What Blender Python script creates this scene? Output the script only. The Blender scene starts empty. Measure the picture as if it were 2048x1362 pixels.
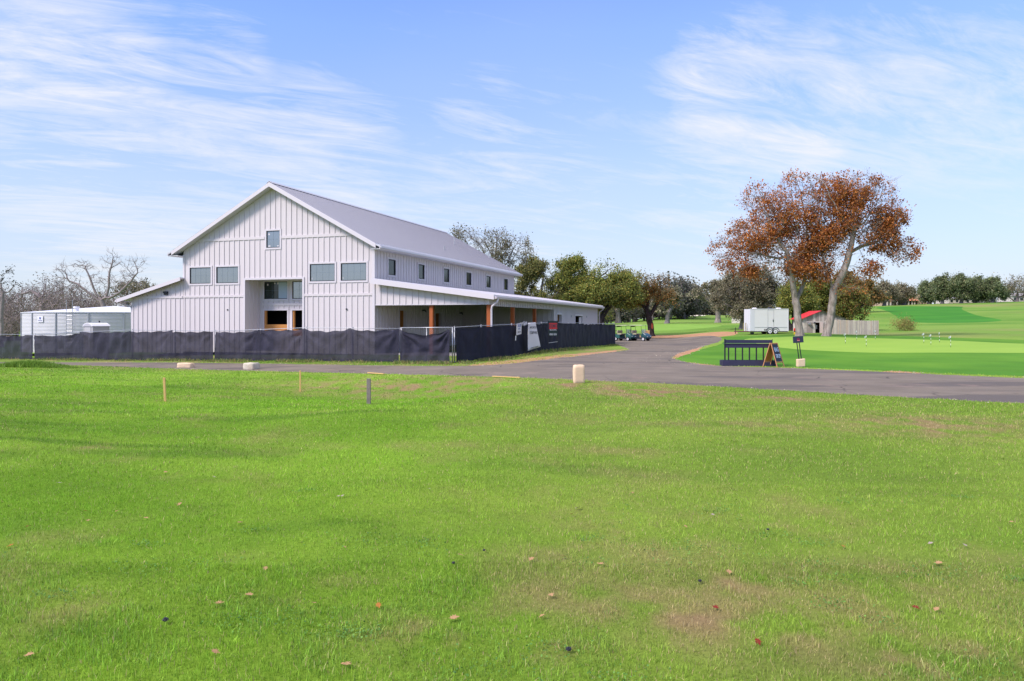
import bpy, math, random
import numpy as np
from mathutils import Matrix, Vector, geometry

random.seed(7)
RNG = np.random.default_rng(11)
R = math.radians
SC = bpy.context.scene
COL = SC.collection

# ------------------------------------------------------------------ camera
F, CX, HY, CAMH = 1500.0, 1024.0, 645.0, 2.1          # focal in px of a 2048 px wide frame
cam = bpy.data.cameras.new('camera')
cam.sensor_width = 36.0
cam.lens = 36.0 * F / 2048.0
cam.clip_start = 0.1
cam.clip_end = 6000
camo = bpy.data.objects.new('camera', cam)
camo.location = (0, 0, CAMH)
camo.rotation_euler = (R(90), 0, 0)
COL.objects.link(camo)
SC.camera = camo
cam.shift_y = (HY - 681.0) / 2048.0                     # horizon sits above the middle of the frame

# ------------------------------------------------------------------ light, sky, exposure
SUN_EL, SUN_AZ = R(42), R(240)                          # azimuth clockwise from +Y (the view direction)
sd = Vector((math.sin(SUN_AZ) * math.cos(SUN_EL), math.cos(SUN_AZ) * math.cos(SUN_EL), math.sin(SUN_EL)))
sl = bpy.data.lights.new('sun', 'SUN')
sl.energy = 2.7
sl.angle = R(14)
sl.color = (1.0, 0.93, 0.86)
so = bpy.data.objects.new('sun', sl)
so.rotation_euler = (-sd).to_track_quat('-Z', 'Y').to_euler()
so.location = (0, -20, 60)
COL.objects.link(so)

W = bpy.data.worlds.new("World")
SC.world = W
W.use_nodes = True
nt = W.node_tree
nt.nodes.clear()


class NT:
    """tiny helper for node trees"""
    def __init__(s, tree):
        s.t = tree
    def n(s, typ, **kw):
        nd = s.t.nodes.new(typ)
        for k, v in kw.items():
            if k.startswith('i_'):
                nd.inputs[int(k[2:])].default_value = v
            else:
                setattr(nd, k, v)
        return nd
    def l(s, a, b):
        s.t.links.new(a, b)
    def math(s, op, a, b=None, c=None, clamp=False):
        nd = s.n('ShaderNodeMath', operation=op)
        nd.use_clamp = clamp
        for i, v in enumerate((a, b, c)):
            if v is None:
                continue
            if hasattr(v, 'links'):
                s.l(v, nd.inputs[i])
            else:
                nd.inputs[i].default_value = v
        return nd.outputs[0]
    def mix(s, fac, a, b, mode='MIX'):
        nd = s.n('ShaderNodeMix', data_type='RGBA', blend_type=mode)
        for i, v in ((0, fac), (6, a), (7, b)):
            if hasattr(v, 'links'):
                s.l(v, nd.inputs[i])
            elif i == 0:
                nd.inputs[0].default_value = v
            else:
                nd.inputs[i].default_value = (*v, 1.0) if len(v) == 3 else v
        return nd.outputs[2]
    def ramp(s, fac, stops, interp='EASE'):
        nd = s.n('ShaderNodeValToRGB')
        nd.color_ramp.interpolation = interp
        el = nd.color_ramp.elements
        while len(el) < len(stops):
            el.new(0.5)
        for e, (p, c) in zip(el, stops):
            e.position = p
            e.color = (*c, 1.0) if hasattr(c, '__len__') else (c, c, c, 1.0)
        s.l(fac, nd.inputs[0])
        return nd.outputs[0]
    def noise(s, vec, scale, detail=4, rough=0.55, dist=0.0):
        nd = s.n('ShaderNodeTexNoise')
        nd.inputs['Scale'].default_value = scale
        nd.inputs['Detail'].default_value = detail
        nd.inputs['Roughness'].default_value = rough
        nd.inputs['Distortion'].default_value = dist
        if vec is not None:
            s.l(vec, nd.inputs['Vector'])
        return nd.outputs['Fac']


def build_world():
    g = NT(nt)
    out = g.n('ShaderNodeOutputWorld')
    bg = g.n('ShaderNodeBackground')
    g.l(bg.outputs[0], out.inputs[0])
    bg.inputs[1].default_value = 0.105
    sky = g.n('ShaderNodeTexSky', sky_type='NISHITA')
    sky.sun_disc = False
    sky.sun_elevation = SUN_EL
    sky.sun_rotation = SUN_AZ
    sky.altitude = 200
    sky.air_density = 1.0
    sky.dust_density = 0.4
    sky.ozone_density = 2.5
    tc = g.n('ShaderNodeTexCoord')
    sep = g.n('ShaderNodeSeparateXYZ')
    g.l(tc.outputs['Generated'], sep.inputs[0])
    x, y, z = sep.outputs
    zc = g.math('MAXIMUM', z, 0.0)
    # high thin cloud lies on a flat layer: direction / height
    den = g.math('ADD', zc, 0.10)
    cx = g.math('DIVIDE', x, den)
    cy = g.math('DIVIDE', y, den)
    def plane(ax, ay, bx, by, sx, sy):
        c = g.n('ShaderNodeCombineXYZ')
        g.l(g.math('MULTIPLY', g.math('ADD', g.math('MULTIPLY', cx, ax), g.math('MULTIPLY', cy, ay)), sx), c.inputs[0])
        g.l(g.math('MULTIPLY', g.math('ADD', g.math('MULTIPLY', cx, bx), g.math('MULTIPLY', cy, by)), sy), c.inputs[1])
        return c.outputs[0]
    ca, sa = math.cos(R(30)), math.sin(R(30))
    streak = plane(ca, sa, -sa, ca, 0.42, 1.15)          # long wind-drawn wisps
    n1 = g.noise(streak, 1.35, 10, 0.64, 1.1)
    n2 = g.noise(plane(1, 0, 0, 1, 0.45, 0.45), 0.8, 3, 0.5, 0.2)
    n3 = g.noise(streak, 4.2, 9, 0.70, 1.8)
    # denser banks of cirrus towards given directions
    def bank(px, py, w):
        d = Vector(((px - CX) / F, 1.0, (HY - py) / F)).normalized()
        v = g.n('ShaderNodeVectorMath', operation='DOT_PRODUCT')
        nrm = g.n('ShaderNodeVectorMath', operation='NORMALIZE')
        g.l(tc.outputs['Generated'], nrm.inputs[0])
        g.l(nrm.outputs[0], v.inputs[0])
        v.inputs[1].default_value = d
        return g.n_map(v.outputs['Value'], math.cos(w), 1.0)
    def n_map(v, lo, hi):
        nd = g.n('ShaderNodeMapRange', interpolation_type='SMOOTHERSTEP')
        nd.inputs['From Min'].default_value = lo
        nd.inputs['From Max'].default_value = hi
        g.l(v, nd.inputs['Value'])
        return nd.outputs[0]
    g.n_map = n_map
    banks = None
    for px, py, w, a in ((1460, 165, .12, .75), (1600, 215, .13, .7), (1800, 190, .14, .55), (1560, 270, .06, .6),
                         (150, 110, .17, .75), (430, 130, .10, .6), (120, 235, .18, .7), (420, 240, .15, .6),
                         (960, 225, .09, .5), (640, 310, .16, .6), (1000, 290, .08, .5), (1960, 180, .13, .5), (300, 400, .22, .55), (1000, 420, .22, .45), (1500, 380, .2, .4)):
        b = g.math('MULTIPLY', bank(px, py, w), a)
        banks = b if banks is None else g.math('MAXIMUM', banks, b)
    w1 = g.math('ADD', g.math('MULTIPLY', n1, 0.60), g.math('MULTIPLY', n3, 0.40))
    thr = g.math('SUBTRACT', 0.53, g.math('MULTIPLY', banks, 0.17))
    cl = g.math('MULTIPLY', g.math('SUBTRACT', w1, thr), 4.4, clamp=True)
    cl = g.math('MULTIPLY', cl, g.math('ADD', 0.40, g.math('MULTIPLY', banks, 1.05)), clamp=True)
    veil = g.math('MULTIPLY', g.math('SUBTRACT', n2, 0.42), 1.2, clamp=True)
    # milky air towards the horizon
    hz = g.math('POWER', g.math('SUBTRACT', 1.0, g.math('MULTIPLY', zc, 2.4, clamp=True)), 1.6)
    hz = g.math('MULTIPLY', hz, 0.93)
    low = g.noise(plane(1, 0, 0, 1, .10, .5), 1.0, 5, .55, .3)
    hz = g.math('ADD', hz, g.math('MULTIPLY', g.math('SUBTRACT', low, .5), g.math('MULTIPLY', hz, .75)), clamp=True)
    blue = g.mix(1.0, sky.outputs[0], (1.20, 1.26, 1.70), 'MULTIPLY')
    dim = g.n('ShaderNodeMapRange')
    g.l(zc, dim.inputs['Value'])
    dim.inputs['From Max'].default_value = .36
    dim.inputs['To Min'].default_value = .50
    vs_ = g.n('ShaderNodeVectorMath', operation='SCALE')
    g.l(blue, vs_.inputs[0])
    g.l(dim.outputs[0], vs_.inputs['Scale'])
    blue = vs_.outputs[0]
    c = g.mix(g.math('MULTIPLY', veil, 0.40), blue, (4.9, 5.05, 5.5))
    c = g.mix(hz, c, (4.35, 4.85, 5.45))
    c = g.mix(g.math('MULTIPLY', cl, 0.80), c, (5.35, 5.35, 5.55))
    # unseen white veil added overhead, above the frame, as fill light
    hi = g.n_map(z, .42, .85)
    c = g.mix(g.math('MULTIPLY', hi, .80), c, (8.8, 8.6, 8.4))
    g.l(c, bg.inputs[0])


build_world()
SC.view_settings.view_transform = 'Standard'
SC.view_settings.look = 'None'
SC.view_settings.gamma = 1.0
SC.view_settings.exposure = 0.75
SC.cycles.max_bounces = 6
SC.cycles.transparent_max_bounces = 12
SC.cycles.use_denoising = True


# ------------------------------------------------------------------ mesh helpers
class MB:
    def __init__(s):
        s.v, s.f, s.m = [], [], []
    def add(s, vs, fs, mi=0, M=None):
        o = len(s.v)
        if M is not None:
            vs = [tuple(M @ Vector(p)) for p in vs]
        s.v += [tuple(p) for p in vs]
        s.f += [tuple(i + o for i in f) for f in fs]
        s.m += [mi] * len(fs)
        return s
    def box(s, x0, x1, y0, y1, z0, z1, mi=0, M=None):
        return s.hexa(x0, x1, y0, y1, z0, z0, z1, z1, mi, M)
    def hexa(s, x0, x1, y0, y1, zb0, zb1, zt0, zt1, mi=0, M=None):
        """box whose bottom and top slope along x"""
        vs = [(x0, y0, zb0), (x1, y0, zb1), (x1, y1, zb1), (x0, y1, zb0), (x0, y0, zt0), (x1, y0, zt1), (x1, y1, zt1), (x0, y1, zt0)]
        return s.add(vs, [(0, 3, 2, 1), (4, 5, 6, 7), (0, 1, 5, 4), (1, 2, 6, 5), (2, 3, 7, 6), (3, 0, 4, 7)], mi, M)
    def bar(s, a, b, w, h=None, mi=0, up=(0, 0, 1), M=None):
        """square bar from a to b"""
        h = h or w
        a, b = Vector(a), Vector(b)
        d = (b - a).normalized()
        u = Vector(up)
        if abs(d.dot(u)) > .99:
            u = Vector((0, 1, 0))
        x = d.cross(u).normalized() * w / 2
        y = x.cross(d).normalized() * h / 2
        vs = [a - x - y, a + x - y, a + x + y, a - x + y, b - x - y, b + x - y, b + x + y, b - x + y]
        return s.add(vs, [(0, 3, 2, 1), (4, 5, 6, 7), (0, 1, 5, 4), (1, 2, 6, 5), (2, 3, 7, 6), (3, 0, 4, 7)], mi, M)
    def tube(s, pts, r, n=8, mi=0, M=None, caps=True):
        pts = [Vector(p) for p in pts]
        rs = r if hasattr(r, '__len__') else [r] * len(pts)
        vs, fs = [], []
        ref = None
        for i, p in enumerate(pts):
            d = (pts[min(i + 1, len(pts) - 1)] - pts[max(i - 1, 0)]).normalized()
            if ref is None:
                ref = Vector((0, 0, 1)) if abs(d.z) < .9 else Vector((1, 0, 0))
            x = d.cross(ref).normalized()
            y = d.cross(x).normalized()
            ref = -y if False else ref
            for k in range(n):
                a = 2 * math.pi * k / n
                vs.append(p + (x * math.cos(a) + y * math.sin(a)) * rs[i])
        for i in range(len(pts) - 1):
            for k in range(n):
                k2 = (k + 1) % n
                fs.append((i * n + k, i * n + k2, (i + 1) * n + k2, (i + 1) * n + k))
        if caps:
            fs.append(tuple(range(n - 1, -1, -1)))
            fs.append(tuple((len(pts) - 1) * n + k for k in range(n)))
        return s.add(vs, fs, mi, M)
    def disc(s, c, r, ax, t, n=16, mi=0, M=None):
        c = Vector(c)
        ax = Vector(ax).normalized()
        return s.tube([c - ax * t / 2, c + ax * t / 2], r, n, mi, M)
    def prism(s, pts, y0, y1, mi=0, M=None):
        """polygon in x,z extruded along y"""
        n = len(pts)
        vs = [(x, y0, z) for x, z in pts] + [(x, y1, z) for x, z in pts]
        fs = [tuple(range(n)), tuple(range(2 * n - 1, n - 1, -1))]
        fs += [(i, i + n, (i + 1) % n + n, (i + 1) % n) for i in range(n)]
        return s.add(vs, fs, mi, M)
    def prismx(s, pts, x0, x1, mi=0, M=None):
        """polygon in y,z extruded along x"""
        n = len(pts)
        vs = [(x0, y, z) for y, z in pts] + [(x1, y, z) for y, z in pts]
        fs = [tuple(range(n - 1, -1, -1)), tuple(range(n, 2 * n))]
        fs += [(i, (i + 1) % n, (i + 1) % n + n, i + n) for i in range(n)]
        return s.add(vs, fs, mi, M)
    def build(s, name, mats, parent=None, smooth=False, bevel=0):
        me = bpy.data.meshes.new(name)
        me.from_pydata(s.v, [], s.f)
        mats = mats if isinstance(mats, (list, tuple)) else [mats]
        for m in mats:
            me.materials.append(m)
        if len(mats) > 1:
            me.polygons.foreach_set('material_index', s.m)
        if smooth:
            me.polygons.foreach_set('use_smooth', [True] * len(me.polygons))
        me.validate()
        me.update()
        o = bpy.data.objects.new(name, me)
        COL.objects.link(o)
        if parent:
            o.parent = parent
        if bevel:
            b = o.modifiers.new('bevel', 'BEVEL')
            b.width = bevel
            b.segments = 2
            b.limit_method = 'ANGLE'
        return o


def arr_mesh(name, V, Q, mats, parent=None, col=None, mi=None, smooth=False):
    """numpy mesh: V (n,3); Q (m,k) faces of equal size"""
    me = bpy.data.meshes.new(name)
    V = np.ascontiguousarray(V, dtype=np.float32)
    Q = np.ascontiguousarray(Q, dtype=np.int32)
    m, k = Q.shape
    me.vertices.add(len(V))
    me.vertices.foreach_set('co', V.ravel())
    me.loops.add(m * k)
    me.loops.foreach_set('vertex_index', Q.ravel())
    me.polygons.add(m)
    me.polygons.foreach_set('loop_start', np.arange(0, m * k, k, dtype=np.int32))
    me.polygons.foreach_set('loop_total', np.full(m, k, dtype=np.int32))
    for x in (mats if isinstance(mats, (list, tuple)) else [mats]):
        me.materials.append(x)
    if mi is not None:
        me.polygons.foreach_set('material_index', np.ascontiguousarray(mi, dtype=np.int32))
    if smooth:
        me.polygons.foreach_set('use_smooth', np.ones(m, dtype=bool))
    if col is not None:
        a = me.color_attributes.new('tint', 'FLOAT_COLOR', 'POINT')
        c4 = np.ones((len(V), 4), dtype=np.float32)
        c4[:, :3] = col
        a.data.foreach_set('color', c4.ravel())
    me.update(calc_edges=True)
    o = bpy.data.objects.new(name, me)
    COL.objects.link(o)
    if parent:
        o.parent = parent
    return o


def thing(name, label, cat, loc=(0, 0, 0), rz=0.0, group=None):
    o = bpy.data.objects.new(name, None)
    COL.objects.link(o)
    o.location = loc
    o.rotation_euler = (0, 0, rz)
    o.empty_display_size = 0.3
    o['label'] = label
    o['category'] = cat
    if group:
        o['group'] = group
    return o


def tag(o, label, cat, group=None, kind=None):
    o['label'] = label
    o['category'] = cat
    if group:
        o['group'] = group
    if kind:
        o['kind'] = kind
    return o


def copy_tree(o, loc=None, rz=None, label=None, parent=None, scale=None):
    c = o.copy()
    COL.objects.link(c)
    if parent:
        c.parent = parent
    for ch in o.children:
        copy_tree(ch, parent=c)
    if loc is not None:
        c.location = loc
    if rz is not None:
        c.rotation_euler = (0, 0, rz)
    if scale is not None:
        c.scale = scale
    if label:
        c['label'] = label
    return c


# ------------------------------------------------------------------ materials
def mat(name, col, rough=0.6, spec=0.5, metal=0.0, noise=0.0, nscale=4.0, bump=0.0, bscale=20.0, dirt=None):
    m = bpy.data.materials.new(name)
    m.use_nodes = True
    g = NT(m.node_tree)
    p = m.node_tree.nodes['Principled BSDF']
    p.inputs['Roughness'].default_value = rough
    p.inputs['Specular IOR Level'].default_value = spec
    p.inputs['Metallic'].default_value = metal
    p.inputs['Base Color'].default_value = (*col, 1)
    tc = g.n('ShaderNodeTexCoord')
    ov = tc.outputs['Object']
    if noise > 0:
        n = g.noise(ov, nscale, 5, 0.6)
        c = g.mix(n, tuple(max(0, x * (1 - noise)) for x in col), tuple(x * (1 + noise) for x in col))
        if dirt:
            d = g.noise(ov, nscale * .35, 6, .65)
            c = g.mix(g.math('MULTIPLY', g.math('SUBTRACT', d, .52), 3.0, clamp=True), c, dirt)
        g.l(c, p.inputs['Base Color'])
    if bump > 0:
        b = g.n('ShaderNodeBump')
        b.inputs['Strength'].default_value = bump
        b.inputs['Distance'].default_value = 0.02
        g.l(g.noise(ov, bscale, 5, 0.6), b.inputs['Height'])
        g.l(b.outputs[0], p.inputs['Normal'])
    return m


def tint_mat(name, rough=0.9, spec=0.15, transl=0.0, mod=0.0, mscale=30.0, bump=0.0, mul=1.0, aniso=1.0):
    """albedo from the mesh's tint attribute, finer mottling from noise"""
    m = bpy.data.materials.new(name)
    m.use_nodes = True
    g = NT(m.node_tree)
    p = m.node_tree.nodes['Principled BSDF']
    p.inputs['Roughness'].default_value = rough
    p.inputs['Specular IOR Level'].default_value = spec
    a = g.n('ShaderNodeAttribute', attribute_name='tint')
    c = a.outputs['Color']
    if mod > 0:
        tc = g.n('ShaderNodeTexCoord')
        mp = g.n('ShaderNodeMapping')
        g.l(tc.outputs['Object'], mp.inputs[0])
        mp.inputs['Scale'].default_value = (1, aniso, 1)
        n = g.noise(mp.outputs[0], mscale, 6, 0.7)
        n2 = g.noise(mp.outputs[0], mscale * .13, 4, 0.6)
        s = g.math('ADD', g.math('MULTIPLY', g.math('SUBTRACT', n, .5), 2 * mod), g.math('MULTIPLY', g.math('SUBTRACT', n2, .5), mod))
        c = g.mix(1.0, c, g.n_comb(g.math('ADD', 1.0, s)) if hasattr(g, 'n_comb') else c, 'MULTIPLY') if False else c
        vm = g.n('ShaderNodeVectorMath', operation='SCALE')
        g.l(c, vm.inputs[0])
        g.l(g.math('ADD', 1.0, s), vm.inputs['Scale'])
        c = vm.outputs[0]
        if bump > 0:
            b = g.n('ShaderNodeBump')
            b.inputs['Strength'].default_value = bump
            b.inputs['Distance'].default_value = 0.05
            g.l(n, b.inputs['Height'])
            g.l(b.outputs[0], p.inputs['Normal'])
    g.l(c, p.inputs['Base Color'])
    if transl > 0:
        t = g.n('ShaderNodeBsdfTranslucent')
        g.l(c, t.inputs[0])
        mx = g.n('ShaderNodeMixShader')
        mx.inputs[0].default_value = transl
        g.l(p.outputs[0], mx.inputs[1])
        g.l(t.outputs[0], mx.inputs[2])
        g.l(mx.outputs[0], m.node_tree.nodes['Material Output'].inputs[0])
    return m


M_WALL = mat('white siding', (0.615, 0.55, 0.575), 0.55, 0.3, noise=0.02, nscale=2.5, bump=0.05, bscale=60)
M_TRIM = mat('white trim', (0.62, 0.565, 0.61), 0.5, 0.35, noise=0.02, nscale=5)
M_ROOF = mat('galvalume roof', (0.57, 0.54, 0.59), 0.42, 0.5, 0.25, noise=0.06, nscale=0.8)
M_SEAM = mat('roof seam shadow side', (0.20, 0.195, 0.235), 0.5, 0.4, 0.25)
M_SOFF = mat('soffit', (0.55, 0.54, 0.57), 0.7)
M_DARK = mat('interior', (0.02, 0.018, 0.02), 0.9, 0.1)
M_FRAME = mat('black window frame', (0.012, 0.013, 0.018), 0.4, 0.5)
M_GLASS = mat('reflective glass', (0.30, 0.32, 0.33), 0.10, 0.6, 0.75, noise=0.08, nscale=1.2)
M_GLASSD = mat('dark glass', (0.018, 0.030, 0.026), 0.08, 0.5, 0.0, noise=0.9, nscale=3.0)
M_CEDAR = mat('cedar post', (0.36, 0.095, 0.028), 0.7, 0.3, noise=0.25, nscale=6, bump=0.3, bscale=30)
M_PLY = mat('plywood', (0.50, 0.22, 0.07), 0.8, 0.2, noise=0.15, nscale=4)
M_GALV = mat('galvanized pipe', (0.42, 0.42, 0.46), 0.4, 0.5, 0.6, noise=0.1, nscale=8)
M_CONC = mat('concrete', (0.36, 0.33, 0.33), 0.9, 0.2, noise=0.15, nscale=3)
M_BLACK = mat('black paint', (0.016, 0.016, 0.026), 0.5, 0.4, noise=0.2, nscale=6)


# ------------------------------------------------------------------ value noise in numpy
def _hash(i, j, seed):
    h = (i.astype(np.int64) * 374761393 + j.astype(np.int64) * 668265263 + seed * 69069) & 0x7fffffff
    h = (h ^ (h >> 13)) * 1274126177 & 0x7fffffff
    return ((h ^ (h >> 16)) & 0xffff) / 65535.0


def vnoise(x, y, seed=0):
    xi, yi = np.floor(x), np.floor(y)
    fx, fy = x - xi, y - yi
    fx = fx * fx * (3 - 2 * fx)
    fy = fy * fy * (3 - 2 * fy)
    a, b = _hash(xi, yi, seed), _hash(xi + 1, yi, seed)
    c, d = _hash(xi, yi + 1, seed), _hash(xi + 1, yi + 1, seed)
    return (a * (1 - fx) + b * fx) * (1 - fy) + (c * (1 - fx) + d * fx) * fy


def fbm(x, y, oct=4, seed=0, gain=.5):
    s = 0
    a, t = 1.0, 0.0
    for o in range(oct):
        s = s + a * vnoise(x * 2 ** o + 17.3 * o, y * 2 ** o - 9.1 * o, seed + o)
        t += a
        a *= gain
    return s / t


# ------------------------------------------------------------------ terrain height
COLS = {
    -900: [(4, 0), (20, .1), (38, -.1), (48, -.5), (62, -.9), (100, -1.1), (400, -1.2)],
    0: [(4, 0), (8, .02), (12, .24), (16, .16), (20, .22), (30, .1), (38, -.06), (45, -.42), (55, -.68), (80, -.8), (400, -1)],
    265: [(4, 0), (12, .06), (22, .02), (32, -.1), (38, -.18), (42, -.22), (49, -.40), (70, -.2), (400, -.2)],
    450: [(4, 0), (12, .05), (20, .02), (26, -.1), (36, -.2), (41, -.2), (45, -.21), (60, .1), (400, .2)],
    600: [(4, 0), (10, .05), (16, .14), (21, -.14), (25, -.34), (29, -.32), (34, -.16), (39, -.1), (43, -.1), (60, .2), (400, .3)],
    740: [(4, 0), (12, .10), (16.5, .21), (19.5, -.16), (22, -.40), (26, -.38), (29, -.22), (33, -.14), (37, -.05), (40.5, -.04), (60, .3), (400, .4)],
    905: [(4, 0), (12, .10), (18, .19), (20, .12), (23, -.30), (26, -.30), (30, -.05), (35, 0), (38.5, 0), (60, .3), (400, .5)],
    1000: [(4, 0), (15, .08), (21, .15), (23, .02), (26, -.22), (28.5, -.05), (30, -.02), (36, .02), (43, .1), (60, .3), (400, .8)],
    1100: [(4, 0), (20, .04), (25, .04), (27, -.0), (29, 0), (36, .05), (43, .25), (50, .33), (70, .25), (100, .3), (150, 1.2), (400, 1)],
    1160: [(4, 0), (26, .01), (28, 0.), (36, .04), (41, .13), (52, .22), (60, .22), (80, .1), (97, .1), (115, .8), (150, 1.6), (400, 1)],
    1235: [(4, 0), (27, 0), (45, .1), (65, .15), (84, .03), (96, .08), (100, .25), (115, .95), (150, 1.9), (170, 2.0), (230, 1.5), (400, 1)],
    1350: [(4, 0), (27, 0), (45, .1), (61, .12), (80, .06), (95, .1), (102, .4), (118, 1.15), (140, 2.0), (170, 2.5), (230, 4.2), (262, 5.0), (300, 4.6), (400, 3)],
    1440: [(4, 0), (25, 0), (34, 0), (36.6, .0), (47, .1), (60, .22), (72, .3), (82, .62), (110, 1.2), (150, 2.2), (200, 2.9), (260, 4.6), (300, 4.4), (400, 4)],
    1600: [(4, 0), (22, 0), (34, 0), (36, .02), (41, .12), (47, .22), (68, .8), (74, .85), (82, .9), (110, 1.5), (150, 2.4), (200, 4.2), (250, 6), (300, 6.5), (400, 6.5)],
    1750: [(4, 0), (20, 0), (31, 0), (34, .04), (40, .1), (47, .2), (64, .68), (72, .72), (85, .75), (110, 1.5), (150, 3.0), (200, 5.2), (240, 7.2), (290, 8.6), (400, 8)],
    1900: [(4, 0), (20, 0), (29.5, .0), (33, .05), (45, .25), (60, .62), (70, .75), (85, 1.05), (110, 1.8), (150, 3.2), (200, 5.6), (240, 7.6), (290, 9.6), (400, 9.5)],
    2048: [(4, 0), (19.6, 0), (28, 0), (32, .1), (43, .25), (55, .5), (70, .8), (85, 1.2), (110, 2.0), (150, 3.8), (200, 6.2), (240, 8.2), (290, 10.4), (400, 10.4)],
    3000: [(4, 0), (19.6, 0), (26, 0), (30, .1), (43, .3), (55, .5), (70, .8), (85, 1.2), (110, 2.0), (150, 3.8), (200, 6.2), (240, 8.2), (290, 10.4), (400, 10.4)],
}
_T = np.linspace((-900 - CX) / F, (3000 - CX) / F, 391)
_L = np.linspace(math.log(4), math.log(400), 300)
_ks = sorted(COLS)
_tab = np.array([np.interp(_L, [math.log(a) for a, b in COLS[k]], [b for a, b in COLS[k]]) for k in _ks])
_G = np.array([np.interp(_T, [(k - CX) / F for k in _ks], _tab[:, j]) for j in range(len(_L))])   # (L, T)


def _blur(A, ax, n):
    for _ in range(n):
        B = np.pad(A, [(1, 1) if a == ax else (0, 0) for a in (0, 1)], mode='edge')
        A = (B[:-2, :] + 2 * B[1:-1, :] + B[2:, :]) / 4 if ax == 0 else (B[:, :-2] + 2 * B[:, 1:-1] + B[:, 2:]) / 4
    return A


_G = _blur(_blur(_G, 0, 5), 1, 8)


def gz(X, Y):
    X = np.asarray(X, dtype=float)
    Y = np.asarray(Y, dtype=float)
    Yc = np.clip(Y, 4.0, 400.0)
    t = np.clip(X / Yc, _T[0], _T[-1])
    a = (t - _T[0]) / (_T[1] - _T[0])
    b = (np.log(Yc) - _L[0]) / (_L[1] - _L[0])
    i = np.clip(a.astype(int), 0, len(_T) - 2)
    j = np.clip(b.astype(int), 0, len(_L) - 2)
    fa, fb = a - i, b - j
    z = (_G[j, i] * (1 - fa) + _G[j, i + 1] * fa) * (1 - fb) + (_G[j + 1, i] * (1 - fa) + _G[j + 1, i + 1] * fa) * fb
    near = np.clip((34 - Y) / 10, 0, 1) * np.clip((X * .02 + 1), .3, 1)
    lump = (fbm(X * .55, Y * .55, 3, 5) - .5) * .21 + (vnoise(X * 2.3, Y * 2.3, 9) - .5) * .02
    left = np.clip((2 - X) / 10, 0.25, 1)
    return z + lump * near * left


def hit(px, py, zoff=0.0):
    s = np.exp(np.linspace(math.log(3.0), math.log(500.0), 6000))
    X = (px - CX) / F * s
    Z = CAMH - (py - HY) / F * s
    d = Z - gz(X, s) - zoff
    k = np.argmax(d < 0)
    if d[k] >= 0:
        k = len(s) - 1
    if k > 0 and d[k] < 0:
        a = d[k - 1] / (d[k - 1] - d[k])
        y = s[k - 1] + a * (s[k] - s[k - 1])
    else:
        y = s[k]
    x = (px - CX) / F * y
    return Vector((x, y, float(gz(x, y))))


def at(px, Z, dz=0.0):
    x = (px - CX) / F * Z
    return Vector((x, Z, float(gz(x, Z)) + dz))


# ------------------------------------------------------------------ ground regions
def dense(pts, closed=True, jit=0.0, seed=3):
    out = []
    rr = random.Random(seed)
    n = len(pts)
    for i in range(n if closed else n - 1):
        a, b = Vector(pts[i][:2]), Vector(pts[(i + 1) % n][:2])
        L = (b - a).length
        st = max(.35, .012 * (a + b).length / 2)
        k = max(1, int(L / st))
        for q in range(k):
            p = a.lerp(b, q / k)
            j = jit * min(1, L)
            out.append((p.x + rr.uniform(-j, j), p.y + rr.uniform(-j, j)))
    return out


def smooth_poly(pts, closed=True, it=2):
    pts = [Vector(p[:2]) for p in pts]
    for _ in range(it):
        q = []
        n = len(pts)
        for i in range(n):
            a, b = pts[i], pts[(i + 1) % n]
            q += [a * .75 + b * .25, a * .25 + b * .75]
        pts = q
    return pts


def P(*pz):
    return [at(a, b)[:2] for a, b in pz]


def H_(*pp):
    return [hit(a, b)[:2] for a, b in pp]


ROAD_FRONT = [(-700, 57), (-300, 48), (0, 42.5), (130, 40), (265, 38), (450, 36), (640, 33.8), (740, 33), (905, 30.4), (1000, 29.5), (1090, 28.3), (1200, 26.9), (1400, 25), (1600, 22.8), (1800, 21.1), (2048, 19.6), (2600, 17.2), (3400, 15)]
ROAD_FAR = [(3400, 20.5), (2600, 24), (2048, 28), (1800, 31.2), (1650, 33.4), (1560, 34.8), (1440, 36), (1385, 37.5), (1350, 41), (1343, 45), (1372, 52), (1408, 61), (1436, 69), (1446, 75), (1438, 81), (1410, 90), (1307, 95), (1232, 94), (1150, 92), (1150, 72), (1222, 68.5), (1255, 58), (1258, 54.5), (1240, 51.5), (1202, 47.7), (1136, 41.6), (1048, 38.0), (970, 36.4), (909, 36), (740, 37.6), (600, 39.6), (450, 42.4), (265, 45), (130, 47.6), (0, 50.5), (-300, 57), (-700, 68)]
road_poly = dense(smooth_poly(P(*ROAD_FRONT, *ROAD_FAR), it=2), jit=.10)
dirt1 = dense(smooth_poly(P((925, 35.9), (970, 36.2), (1048, 37.8), (1136, 41.4), (1202, 47.4), (1262, 56)) + H_((1240, 699.5), (1189, 704.5), (1123, 710), (1073, 715.5), (1020, 721), (960, 726))), jit=.12, seed=5)
dirt2 = dense(smooth_poly(H_((1300, 716), (1335, 704), (1375, 696), (1407, 692), (1394, 702), (1364, 711), (1346, 719), (1370, 724), (1405, 728), (1440, 731), (1390, 733), (1330, 728), (1292, 722))), jit=.12, seed=6)
dirt3 = dense(smooth_poly(P((1225, 93), (1307, 94), (1410, 89), (1436, 80), (1470, 83), (1480, 92), (1440, 98), (1350, 101), (1300, 102), (1235, 99))), jit=.3, seed=7)
dirt4 = dense(smooth_poly(P((1755, 31.8), (1800, 31.1), (1850, 30.5), (1835, 31.3), (1790, 32.4))), jit=.06, seed=8)
green_poly = dense(smooth_poly(H_((1478, 676.5), (1578, 673.6), (1680, 674.2), (1780, 677), (1900, 681), (2048, 688)) + P((2350, 50)) + P((2300, 44)) + H_((2048, 706), (1780, 705.5), (1680, 703.5), (1573, 698.5), (1510, 687))), seed=9)
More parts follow.
